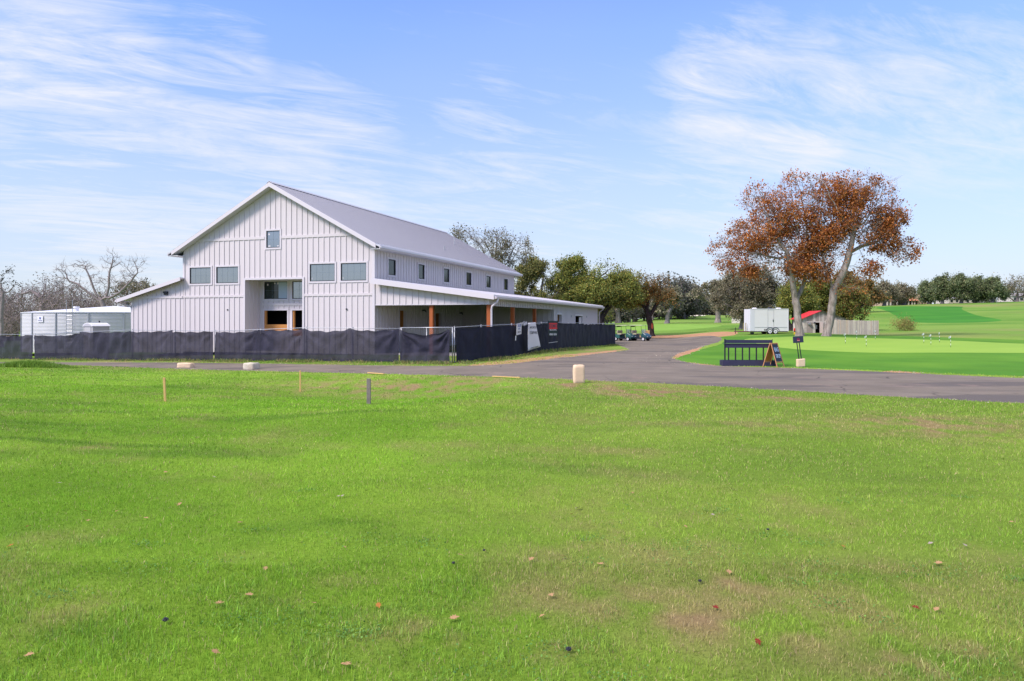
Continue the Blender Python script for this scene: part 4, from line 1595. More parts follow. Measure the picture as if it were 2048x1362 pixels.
def cart(loc, rz, label, body):
    c = thing('golf_cart', label, 'golf cart', loc, rz, 'golf carts parked by the fence end')
    # body: front cowl (x forward), floor, rear body
    co_ = MB()
    prof = [(.55, .28), (.50, .62), (.62, .86), (.78, .88), (1.10, .70), (1.25, .52), (1.27, .34), (1.15, .24)]
    co_.prism(prof, -.52, .52)
    co_.build('front_cowl', body, c, bevel=.04)
    MB().prism([(.80, .42), (.80, .60), (1.22, .60), (1.29, .42)], -.57, .57).build('bumper', body, c, bevel=.03)
    MB().box(-.35, .62, -.55, .55, .24, .32).build('floor', M_BLACK, c)
    MB().prism([(-1.12, .34), (-1.15, .62), (-.98, .72), (-.30, .70), (-.26, .30), (-.5, .26)], -.56, .56).build('rear_body', body, c, bevel=.04)
    MB().box(-1.25, -1.14, -.5, .5, .28, .42).build('rear_bumper', M_BLACK, c)
    MB().box(-.62, -.08, -.52, .52, .70, .82).build('seat', M_BEIGE, c, bevel=.03)
    for y in (-.26, .26):
        MB().box(-.72, -.60, y - .23, y + .23, .86, 1.18, M=None).build('backrest', M_BEIGE, c, bevel=.04)
    MB().box(-1.12, -.74, -.50, .50, .70, .78).build('bag_tray', M_BLACK, c)
    MB().tube([(-1.10, -.45, .75), (-1.12, -.45, 1.15), (-1.12, .45, 1.15), (-1.10, .45, .75)], .02, 6).build('bag_rack', M_BLACK, c)
    for y in (-.50, .50):
        MB().tube([(.62, y, .86), (.52, y, 1.72)], .018, 6).build('strut', M_BLACK, c)
        MB().tube([(-.82, y, .70), (-.80, y, 1.72)], .018, 6).build('strut', M_BLACK, c)
    MB().box(-.98, .66, -.58, .58, 1.72, 1.77).build('canopy', M_CREAM, c, bevel=.02)
    MB().hexa(.53, .62, -.47, .47, 1.28, .90, 1.30, .92).build('windshield', M_SHIELD, c)
    MB().tube([(.50, .25, .60), (.30, .25, .98)], .018, 6).build('steering_column', M_BLACK, c)
    MB().tube([(.28 + .06 * math.cos(a), .25 + .17 * math.sin(a), .99 + .15 * math.cos(a)) for a in np.linspace(0, 6.283, 15)], .014, 5, caps=False).build('steering_wheel', M_BLACK, c)
    MB().box(1.265, 1.285, -.42, -.25, .46, .54).build('headlight', M_WHITE, c)
    MB().box(1.265, 1.285, .25, .42, .46, .54).build('headlight', M_WHITE, c)
    MB().tube([(-.80, -.3, 1.62), (-.80, .3, 1.62)], .07, 8).build('sand_bottle', M_BLACK, c)
    for x in (-.82, .83):
        for y in (-.47, .47):
            wheel(c, x, y)
    return c


g1 = at(1249, 84.5)
g2 = at(1278.5, 84)
cart(g1, R(-44), 'green golf cart half hidden beside the end of the black fence', M_TEAL)
cart(g2, R(-41), 'dark teal golf cart parked in front, nearer the oak trunk', M_TEALD)
q = at(1294, 86.5)
bx = thing('water_cooler', 'small tan cooler box behind the dark teal golf cart', 'cooler', q)
MB().box(-.28, .28, -.2, .2, .62, 1.12).build('box', mat('tan cooler', (.62, .36, .14), .5), bx, bevel=.03)
MB().tube([(0, 0, 0), (0, 0, .62)], .05, 8).build('stand', M_GALV, bx)
MB().disc((0.05, -.21, .98), .03, (0, 1, 0), .02, 8).build('tap', M_BLACK, bx)

# ------------------------------------------------------------------ cargo trailer
q = at(1501, 82.5)
TZ = float(gz(q.x + 2, q.y))
k = 82.5 / F
tr = thing('cargo_trailer', 'white enclosed tandem axle cargo trailer parked beside the oak trunks', 'trailer', (q.x, q.y, TZ))
L_ = 75.5 * k
zb, zt = .62, .62 + 39 * k
M_TRW = mat('trailer white', (.74, .71, .74), .35, .5, noise=.03, nscale=1.5)
M_TRF = mat('trailer bright front', (.66, .65, .72), .35, .5)
MB().box(0, L_, 0, 2.1, zb - .3, zt).build('body', M_TRW, tr, bevel=.03)
MB().box(-.06, .0, -.01, 2.11, zb - .3, zt + .01).build('front_panel', M_TRF, tr, bevel=.02)
mb = MB()
mb.box(-.02, L_ + .02, -.02, .02, zt - .03, zt + .05)
mb.build('roof_trim', M_TRF, tr)
MB().box(L_ - .02, L_ + .03, -.03, .02, zb - .3, zt - .03).build('corner_trim', M_TRF, tr)
MB().box(.42 - .44, .46 - .03, -.012, .0, zb - .25, zt - .05).build('nose_panel', M_TRF, tr)
mb = MB()
mb.box(.45, L_ - .1, -.018, -.001, zb + .12, zb + .16)
mb.build('side_rail', M_GALV, tr)
fr = MB()
x0 = 34.5 * k
x1 = 46.5 * k
for (a, b_, c, e) in ((x0, x0 + .02, zb + .17, zt - .10), (x1 - .02, x1, zb + .17, zt - .10), (x0, x1, zt - .10, zt - .08)):
    fr.box(a, b_, -.014, -.001, c, e)
dr = fr.build('side_door', M_GALV, tr)
MB().box(x1 - .10, x1 - .05, -.05, -.001, zb + .75, zb + 1.0).build('handle', M_BLACK, dr)
MB().box(1.5, 1.85, -.02, -.001, zb - .2, zb - .05).build('number_plate', M_BLACK, tr)
text_mesh('lettering', 'OKE', .14, M_WHITE, tr, up_text(1.68, -.024, zb - .125))
for xx in (39 * k, 50 * k):
    w = MB()
    w.tube([(xx, .0, .30), (xx, .03, .30), (xx, .2, .30), (xx, .23, .30)], [.27, .30, .30, .27], 22)
    wo = w.build('wheel', M_RUB, tr)
    MB().disc((xx, -.008, .30), .20, (0, 1, 0), .016, 18).build('rim', M_WHITE, wo)
    MB().disc((xx, -.02, .30), .07, (0, 1, 0), .02, 10).build('hub', M_GALV, wo)
    wf = MB()
    wf.tube([(xx, 1.88, .30), (xx, 2.1, .30)], .30, 20)
    wf.build('wheel', M_RUB, tr)
mb = MB()
pr = []
for xx in (39 * k, 50 * k):
    pr += [(xx + .37 * math.cos(a), .32 + .37 * math.sin(a)) for a in np.linspace(math.pi * .93, math.pi * .07, 12)]
pr2 = pr + [(x, z + .001) for x, z in [(50 * k + .43, .36)]]
outer = []
for xx in (39 * k, 50 * k):
    outer += [(xx + .43 * math.cos(a), .33 + .43 * math.sin(a)) for a in np.linspace(math.pi * .95, math.pi * .05, 12)]
for i in range(len(pr) - 1):
    a, b_, c, e = pr[i], pr[i + 1], outer[i + 1], outer[i]
    mb.add([(a[0], -.03, a[1]), (b_[0], -.03, b_[1]), (c[0], -.03, c[1]), (e[0], -.03, e[1]), (a[0], .0, a[1]), (b_[0], .0, b_[1]), (c[0], .0, c[1]), (e[0], .0, e[1])],
           [(0, 1, 2, 3), (7, 6, 5, 4), (0, 4, 5, 1), (3, 2, 6, 7)])
mb.build('fender', M_BLACK, tr)
M_MAROON = mat('rusty maroon frame', (.10, .025, .035), .7, noise=.3)
mb = MB()
MB().box(.02, L_, .1, 2.0, .24, .315).build('chassis', M_MAROON, tr)
MB().bar((0, .1, .30), (-1.45, 1.0, .30), .10, M=None).build('tongue', M_MAROON, tr)
MB().bar((0, 2.0, .30), (-1.45, 1.1, .30), .10).build('tongue', M_MAROON, tr)
MB().tube([(-1.35, 1.05, .05), (-1.35, 1.05, .75)], .04, 8).build('jack', M_BLACK, tr)
for x in (-.55, -.28):
    MB().bar((x, .75, .32), (x, .75, 1.25), .07).build('post', mat('yellow pallet wood', (.30, .24, .10), .8), tr)
MB().box(.15, .45, .2, .6, .02, .22).build('step', M_BLACK, tr)
for x, m_, hh in ((.72, M_WHITE, .18), (2.45, M_BLACK, .24), (3.4, M_WHITE, .18)):
    MB().prism([(x - .22, zt), (x - .16, zt + hh * .8), (x - .05, zt + hh), (x + .12, zt + hh), (x + .2, zt + hh * .7), (x + .24, zt)], .7, 1.2).build('roof_vent', m_, tr, bevel=.02)

# red and yellow drink cooler on a stand
q = at(1590, 79)
cl = thing('drink_cooler', 'red and yellow jug on a stand between trailer and oak trunk', 'cooler', q)
MB().tube([(0, 0, 0), (0, 0, .28)], .13, 12).build('yellow_base', mat('yellow plastic', (.75, .48, .03), .5), cl)
MB().tube([(0, 0, .281), (0, 0, .38)], .15, 12).build('black_band', M_BLACK, cl)
MB().tube([(0, 0, .381), (0, 0, .62), (0, 0, .66)], [.14, .14, .10], 12).build('red_jug', mat('red plastic', (.75, .04, .02), .5), cl)
MB().bar((.17, 0, 0), (.17, 0, .68), .05).build('stand', mat('orange post', (.8, .22, .06), .6), cl)

# ------------------------------------------------------------------ red roofed shed and picket fence
M_BARNW = mat('weathered planks', (.54, .47, .44), .9, .15, noise=.35, nscale=3.0, bump=.4, bscale=12, dirt=(.20, .17, .16))
q = at(1606, 84.5)
k = 84.5 / F
sz = float(gz(q.x + 2, q.y)) - .05
sh = thing('wooden_shed', 'weathered plank shed with bright red metal roof behind the oak trunks', 'shed', (q.x, q.y, sz))
WW = 84 * k
EV, AP, DEPS = 30 * k, 45 * k, 3.0
apx = 35 * k


def shed_top(x):
    return EV + (AP - EV) * x / apx if x < apx else AP - (AP - EV * .98) * (x - apx) / (WW - apx)


pitch = .14
mb = MB()
x = 0.0
rr = random.Random(4)
while x < WW:
    e = min(x + pitch - .012, WW)
    dx0, dx1 = 24 * k, 39 * k
    y = rr.uniform(-.008, .008)
    zb0 = 22 * k if dx0 < x < dx1 else rr.uniform(0, .05)
    mb.hexa(x, e, y, y + .03, zb0, zb0, shed_top(x) - .02, shed_top(e) - .02, rr.choice((0, 0, 1, 2)))
    x += pitch
mb.build('plank_wall', [M_BARNW, mat('dark weathered plank', (.36, .30, .28), .9, .15, noise=.3), mat('pale weathered plank', (.64, .57, .52), .9, .15, noise=.25)], sh)
mb = MB()
mb.box(.01, .05, .035, DEPS, 0, EV - .04)
mb.box(WW - .05, WW - .01, .035, DEPS, 0, EV - .08)
mb.box(.05, WW - .05, DEPS - .03, DEPS, 0, EV - .04)
mb.build('plank_wall', M_BARNW, sh)
MB().hexa(-.35, apx, -.25, DEPS + .2, EV - .10, AP, EV - .06, AP + .05).build('red_roof', mat('red metal roof', (.58, .020, .035), .45, .5, noise=.06), sh)
MB().hexa(apx, WW + .35, -.25, DEPS + .2, AP, EV * .98 - .12, AP + .05, EV * .98 - .08).build('red_roof', mat('faded roof', (.10, .10, .08), .8, noise=.2), sh)
MB().box(.1, WW - .1, -.02, -.009, 22 * k, 24.5 * k).build('header_board', M_BARNW, sh)
MB().box(9 * k, 14 * k, -.30, -.01, 18 * k, 21 * k).build('air_conditioner', M_GALV, sh)
MB().prism([(19 * k, 20 * k), (22 * k, 23 * k), (24 * k, 22 * k), (22 * k, 19.5 * k)], -.3, -.1).build('flood_lamp', M_BLACK, sh)
MB().box(27 * k, 30.5 * k, .3, .5, 9 * k, 17 * k).build('meter_box', M_GALV, sh)
MB().box(33 * k, 40 * k, -.07, -.03, 1 * k, 22 * k).build('door', mat('pale pink door', (.62, .48, .46), .7, noise=.1), sh)
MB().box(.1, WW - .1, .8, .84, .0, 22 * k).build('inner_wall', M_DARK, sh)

q = at(1652, 81.5)
k = 81.5 / F
LF = 106 * k
pf = thing('picket_fence', 'tall sun bleached wooden board fence running right from the shed', 'fence', (q.x, q.y, 0))
mb = MB()
x = 0
while x < LF:
    z = float(gz(q.x + x, q.y))
    h = 28.5 * k + rr.uniform(-.02, .02)
    if x < 8 * k:
        h = 29 * k
    mb.box(x, x + .112, 0 + rr.uniform(-.012, .012), .022, z - .02, z + h, rr.choice((0, 0, 1, 2)))
    x += .128
mb.build('boards', [mat('grey cedar board', (.60, .50, .44), .9, .15, noise=.16), mat('brown cedar board', (.68, .52, .42), .9, .15, noise=.16), mat('bleached cedar boards', (.76, .64, .55), .9, .15, noise=.16, nscale=2.5, bump=.3, bscale=20, dirt=(.45, .34, .28))], pf)
z0 = float(gz(q.x + LF / 2, q.y))
for h in (.3, 1.2):
    MB().box(0, LF, .03, .07, z0 + h, z0 + h + .09).build('rail', M_BARNW, pf)
for i in range(4):
    z = float(gz(q.x + LF * i / 3, q.y))
    MB().box(LF * i / 3 - .05 * (i > 0), LF * i / 3 + .05 * (i < 3), .075, .17, z - .1, z + 1.45).build('post', M_BARNW, pf)

# ------------------------------------------------------------------ water tank and portable toilet behind the fence
TZc = 66.0
q = at(230, TZc)
k = TZc / F
RT = 157 * k
zt = CAMH + 19 * k
gzt = q.z
wt = thing('water_tank', 'wide round galvanized steel water tank left of the hall', 'water tank', (q.x, q.y, gzt))
ht = zt - gzt
M_TANK = mat('corrugated galvanized steel', (.56, .55, .57), .65, .3, .05, noise=.06, nscale=1.0)
N = 128
V, Fq = [], []
nz_ = 120
for j in range(nz_ + 1):
    t = j / nz_
    r = RT + .018 * math.sin(t * ht / .11 * 2 * math.pi)
    for i in range(N):
        a = 2 * math.pi * i / N
        V.append((r * math.cos(a), r * math.sin(a), t * ht))
for j in range(nz_):
    for i in range(N):
        i2 = (i + 1) % N
        Fq.append((j * N + i, j * N + i2, (j + 1) * N + i2, (j + 1) * N + i))
MB().add(V, Fq).build('tank_wall', M_TANK, wt, smooth=True)
rf = MB()
V = [(0, 0, ht + .62)] + [((RT + .06) * math.cos(2 * math.pi * i / N), (RT + .06) * math.sin(2 * math.pi * i / N), ht) for i in range(N)]
V += [((RT + .06) * math.cos(2 * math.pi * i / N), (RT + .06) * math.sin(2 * math.pi * i / N), ht - .05) for i in range(N)]
rf.add(V, [(0, 1 + i, 1 + (i + 1) % N) for i in range(N)] + [(1 + i, 1 + N + i, 1 + N + (i + 1) % N, 1 + (i + 1) % N) for i in range(N)])
rf.build('tank_roof', mat('tank roof sheet', (.66, .66, .74), .45, .5), wt)
for j in range(17):
    a = math.pi + R(18.3) + R(21) * (j - 0)
    MB().bar(((RT + .035) * math.cos(a), (RT + .035) * math.sin(a), .0), ((RT + .035) * math.cos(a), (RT + .035) * math.sin(a), ht - .06), .07).build('seam_post', M_GALV, wt)
a = math.pi + R(74)
lx, ly = (RT + .25) * math.cos(a), (RT + .25) * math.sin(a)
a = math.pi + R(89)
for s_ in (-.24, .24):
    lx = (235 + 0 - 230) * k * .97 + s_
    MB().tube([(lx, -RT - .25, ht - 2.6), (lx, -RT - .25, ht + .95)], .022, 6).build('ladder_rail', M_GALV, wt)
mb = MB()
for j in range(9):
    mb.tube([(5 * k * .97 - .24, -RT - .25, ht - 2.4 + j * .3), (5 * k * .97 + .24, -RT - .25, ht - 2.4 + j * .3)], .016, 6)
mb.build('ladder_rungs', M_GALV, wt)
MB().tube([(.10, -RT + .9, ht), (.10, -RT + .9, ht + .32), (.10, -RT + .9, ht + .33), (.10, -RT + .9, ht + .45)], [.16, .16, .24, .22], 12).build('roof_hatch', M_WHITE, wt)
a = math.pi + R(69)
Mx = Matrix.Translation(((RT + .05) * math.cos(a), (RT + .05) * math.sin(a), ht - .55)) @ Matrix.Rotation(a + math.pi / 2, 4, 'Z')
MB().box(-.31, .31, -.01, .01, -.26, .26, M=Mx).build('maker_plate', M_WHITE, wt)
text_mesh('lettering', 'WATER', .12, M_BLUEINK, wt, Mx @ Matrix.Translation((0, -.014, -.13)) @ Matrix.Rotation(R(90), 4, 'X'), sx=1.1)
MB().disc((0, -.016, .06), .09, (0, 1, 0), .01, 14, M=Mx).build('emblem', M_BLUEINK, wt)

q = at(193, 54)
k = 54 / F
pt = thing('portable_toilet', 'beige portable toilet with arched white roof peeking over the fence', 'toilet', (q.x, q.y, q.z), R(-32))
zt = CAMH - 8 * k - q.z
MB().box(-.62, .62, -.60, .60, .05, zt).build('cabin', mat('beige plastic', (.38, .36, .37), .5, noise=.08), pt, bevel=.02)
pr = [(-.66, zt), (-.66, zt + .04), (-.45, zt + .18), (-.15, zt + .27), (.15, zt + .27), (.45, zt + .18), (.66, zt + .04), (.66, zt)]
MB().prism(pr, -.66, .66).build('roof', mat('white plastic roof', (.64, .62, .68), .5), pt, bevel=.015)
mb = MB()
mb.prism([(x * .8, zt + (z - zt) * .82 + .0) for x, z in pr[1:-1]], -.665, -.655)
mb.build('gable_arch', mat('translucent arch', (.45, .43, .48), .4), pt)
MB().tube([(-.52, .5, zt), (-.52, .5, zt + .42)], .05, 8).build('vent_pipe', M_BLACK, pt)
MB().box(-.38, .38, -.63, -.601, .1, zt - .05).build('door', mat('door beige', (.44, .42, .44), .5), pt)


# ------------------------------------------------------------------ trees
def grow(rng, trunks, lobes, natt, step, di=None, dk=None, iters=140, tropism=(0, 0, .05), wob=.18, hollow=.0):
    """space colonisation. trunks: list of polylines (first point on the ground, or an index start); lobes: (c, r)"""
    pos, par = [], []
    for tk in trunks:
        pts = [Vector(p) for p in tk]
        if not pos:
            pos.append(pts[0])
            par.append(-1)
            prev = 0
        else:
            prev = min(range(len(pos)), key=lambda i: (pos[i] - pts[0]).length)
        for a, b in zip(pts[:-1], pts[1:]):
            n = max(1, int((b - a).length / step))
            for k in range(1, n + 1):
                p = a.lerp(b, k / n)
                p = p + Vector((rng.normal(0, .05), rng.normal(0, .05), 0)) * step
                pos.append(p)
                par.append(prev)
                prev = len(pos) - 1
    pos = np.array([tuple(p) for p in pos])
    par = list(par)
    di = di or step * 14
    dk = dk or step * 1.6
    vol = np.array([l[1][0] * l[1][1] * l[1][2] for l in lobes])
    A = []
    for (c, r), v in zip(lobes, vol / vol.sum()):
        n = max(8, int(natt * v))
        d = rng.normal(size=(n, 3))
        d /= np.linalg.norm(d, axis=1)[:, None]
        rad = (hollow + (1 - hollow) * rng.random(n)) ** (1 / 2.4)
        A.append(np.array(c) + d * rad[:, None] * np.array(r))
    A = np.concatenate(A)
    near = np.zeros(len(A), int)
    nd = np.full(len(A), 1e9)

    def upd(idx0, newp):
        nonlocal near, nd
        D = np.linalg.norm(A[:, None, :] - newp[None, :, :], axis=2)
        k = D.argmin(1)
        m = D[np.arange(len(A)), k]
        s = m < nd
        near[s] = k[s] + idx0
        nd[s] = m[s]
    upd(0, pos)
    alive = nd > dk
    trop = np.array(tropism)
    for it in range(iters):
        act = alive & (nd < di)
        if not act.any():
            if it == 0 and alive.any():
                di *= 3
                continue
            break
        ns, inv = np.unique(near[act], return_inverse=True)
        dirs = A[act] - pos[near[act]]
        dirs /= np.linalg.norm(dirs, axis=1)[:, None] + 1e-9
        acc = np.zeros((len(ns), 3))
        np.add.at(acc, inv, dirs)
        acc /= np.linalg.norm(acc, axis=1)[:, None] + 1e-9
        acc += trop + rng.normal(0, wob, acc.shape)
        acc /= np.linalg.norm(acc, axis=1)[:, None] + 1e-9
        newp = pos[ns] + acc * step
        i0 = len(pos)
        pos = np.concatenate([pos, newp])
        par += list(ns)
        upd(i0, newp)
        alive &= nd > dk
        if len(pos) > 9000:
            break
    return pos, np.array(par)


def radii(pos, par, r_base, r_tip, e=2.2):
    n = len(pos)
    w = np.zeros(n)
    ch = np.zeros(n, int)
    for i in range(1, n):
        ch[par[i]] += 1
    w[ch == 0] = 1
    order = range(n - 1, 0, -1)
    for i in order:
        w[par[i]] += w[i]
    r = w ** (1 / e)
    r = r_tip + (r - 1) / (max(r) - 1 + 1e-9) * (r_base - r_tip)
    return r, ch, w


def tubes(pos, par, r, rmin, rmax, k, flare=None):
    """frustums for nodes whose radius is within [rmin, rmax)"""
    n = len(pos)
    idx = np.arange(1, n)
    idx = idx[(r[idx] >= rmin) & (r[idx] < rmax)]
    if not len(idx):
        return np.zeros((0, 3)), np.zeros((0, 4), int)
    p = par[idx]
    # main child of each node
    main = {}
    for i in range(1, n):
        q = par[i]
        if q not in main or r[i] > r[main[q]]:
            main[q] = i
    a, b = pos[p], pos[idx]
    d = b - a
    d /= np.linalg.norm(d, axis=1)[:, None] + 1e-9
    dall = np.zeros((n, 3))
    dall[1:] = pos[1:] - pos[par[1:]]
    dall[1:] /= np.linalg.norm(dall[1:], axis=1)[:, None] + 1e-9
    dall[0] = (0, 0, 1)
    ismain = np.array([main[q] == i for q, i in zip(p, idx)])
    d0 = np.where(ismain[:, None], dall[p], d)
    r0 = np.where(ismain, r[p], np.minimum(r[p], r[idx] * 1.2))
    # end orientation: the node's own direction, shared with its main child
    def frame(dd):
        ref = np.tile(np.array([.3, .9, .1]), (len(dd), 1))
        ref[np.abs(dd @ np.array([.3, .9, .1])) > .93] = (1, 0, .2)
        x = np.cross(dd, ref)
        x /= np.linalg.norm(x, axis=1)[:, None] + 1e-9
        y = np.cross(dd, x)
        return x, y
    ang = np.arange(k) * 2 * np.pi / k
    x0, y0 = frame(d0)
    x1, y1 = frame(d)
    R0 = a[:, None, :] + r0[:, None, None] * (x0[:, None, :] * np.cos(ang)[None, :, None] + y0[:, None, :] * np.sin(ang)[None, :, None])
    R1 = b[:, None, :] + r[idx][:, None, None] * (x1[:, None, :] * np.cos(ang)[None, :, None] + y1[:, None, :] * np.sin(ang)[None, :, None])
    V = np.concatenate([R0, R1], 1).reshape(-1, 3)
    m = len(idx)
    base = (np.arange(m) * 2 * k)[:, None]
    kk = np.arange(k)
    k2 = (kk + 1) % k
    Q = np.stack([base + kk, base + k2, base + k + k2, base + k + kk], 2).reshape(-1, 4)
    return V, Q


def sticks(a, b, r0, r1, k=3):
    d = b - a
    d /= np.linalg.norm(d, axis=1)[:, None] + 1e-9
    ref = np.tile(np.array([.31, .52, .79]), (len(d), 1))
    x = np.cross(d, ref)
    x /= np.linalg.norm(x, axis=1)[:, None] + 1e-9
    y = np.cross(d, x)
    ang = np.arange(k) * 2 * np.pi / k
    c = x[:, None, :] * np.cos(ang)[None, :, None] + y[:, None, :] * np.sin(ang)[None, :, None]
    V = np.concatenate([a[:, None, :] + r0 * c, b[:, None, :] + r1 * c], 1).reshape(-1, 3)
    base = (np.arange(len(a)) * 2 * k)[:, None]
    kk = np.arange(k)
    k2 = (kk + 1) % k
    return V, np.stack([base + kk, base + k2, base + k + k2, base + k + kk], 2).reshape(-1, 4)


def leaf_cards(rng, ctr, size, pal, jitter=.35, flat=.3):
    """small bent leaf sprays: one quad each"""
    n = len(ctr)
    nr = rng.normal(size=(n, 3))
    nr[:, 2] += flat
    nr /= np.linalg.norm(nr, axis=1)[:, None]
    t = rng.normal(size=(n, 3))
    t -= (t * nr).sum(1)[:, None] * nr
    t /= np.linalg.norm(t, axis=1)[:, None]
    bt = np.cross(nr, t)
    s = size * (1 - jitter + 2 * jitter * rng.random(n))[:, None]
    w = s * (.32 + .25 * rng.random(n))[:, None]
    V = np.stack([ctr - t * s * .5, ctr + bt * w + nr * s * .12, ctr + t * s * .5, ctr - bt * w + nr * s * .08], 1).reshape(-1, 3)
    Q = np.arange(n * 4).reshape(-1, 4)
    C = np.repeat(pal, 4, axis=0)
    return V, Q, C


def bark_mat(name, col, col2, sc=7):
    m = bpy.data.materials.new(name)
    m.use_nodes = True
    g = NT(m.node_tree)
    p = m.node_tree.nodes['Principled BSDF']
    p.inputs['Roughness'].default_value = .95
    p.inputs['Specular IOR Level'].default_value = .1
    tc = g.n('ShaderNodeTexCoord')
    mp = g.n('ShaderNodeMapping')
    mp.inputs['Scale'].default_value = (1, 1, .3)
    g.l(tc.outputs['Object'], mp.inputs[0])
    n = g.noise(mp.outputs[0], sc, 6, .7, .5)
    g.l(g.mix(g.math('MULTIPLY', g.math('SUBTRACT', n, .3), 2.5, clamp=True), col, col2), p.inputs['Base Color'])
    b = g.n('ShaderNodeBump')
    b.inputs['Strength'].default_value = .9
    b.inputs['Distance'].default_value = .06
    g.l(n, b.inputs['Height'])
    g.l(b.outputs[0], p.inputs['Normal'])
    return m


M_BARKP = bark_mat('pale oak bark', (.13, .105, .095), (.40, .335, .30), 4)
M_BARKG = bark_mat('grey bark', (.11, .095, .10), (.28, .24, .24))
M_BARKD = bark_mat('dark live oak bark', (.018, .015, .016), (.07, .055, .055))
M_BARKM = bark_mat('mauve grey bark', (.19, .15, .15), (.35, .285, .28))
M_LEAF = tint_mat('leaf', .7, .3, transl=.32)


def pick(rng, n, cols, wts, jit=.22):
    c = np.array(cols)[rng.choice(len(cols), n, p=np.array(wts) / sum(wts))]
    return np.clip(c * (1 + rng.normal(0, jit, (n, 1))), .004, 1)


BROWN = ([(.42, .145, .038), (.52, .195, .048), (.27, .078, .032), (.38, .19, .09)], [4, 3, 2.5, 1.2])
OLIVE = ([(.178, .184, .063), (.265, .247, .075), (.115, .127, .052), (.322, .230, .069)], [4, 3, 3, 1.0])
GREENY = ([(.190, .224, .052), (.310, .305, .063), (.115, .155, .044), (.368, .270, .063)], [3.5, 3, 3, 1.2])
GREYOL = ([(.218, .201, .127), (.287, .247, .161), (.144, .138, .092), (.310, .230, .149)], [4, 3, 3, 1])
RUSTY = ([(.21, .145, .055), (.31, .155, .05), (.15, .145, .055), (.38, .19, .05)], [3, 3, 3, 1])
FARG = ([(.15, .19, .085), (.21, .24, .10), (.105, .13, .075), (.25, .22, .12)], [4, 3, 3, 1])


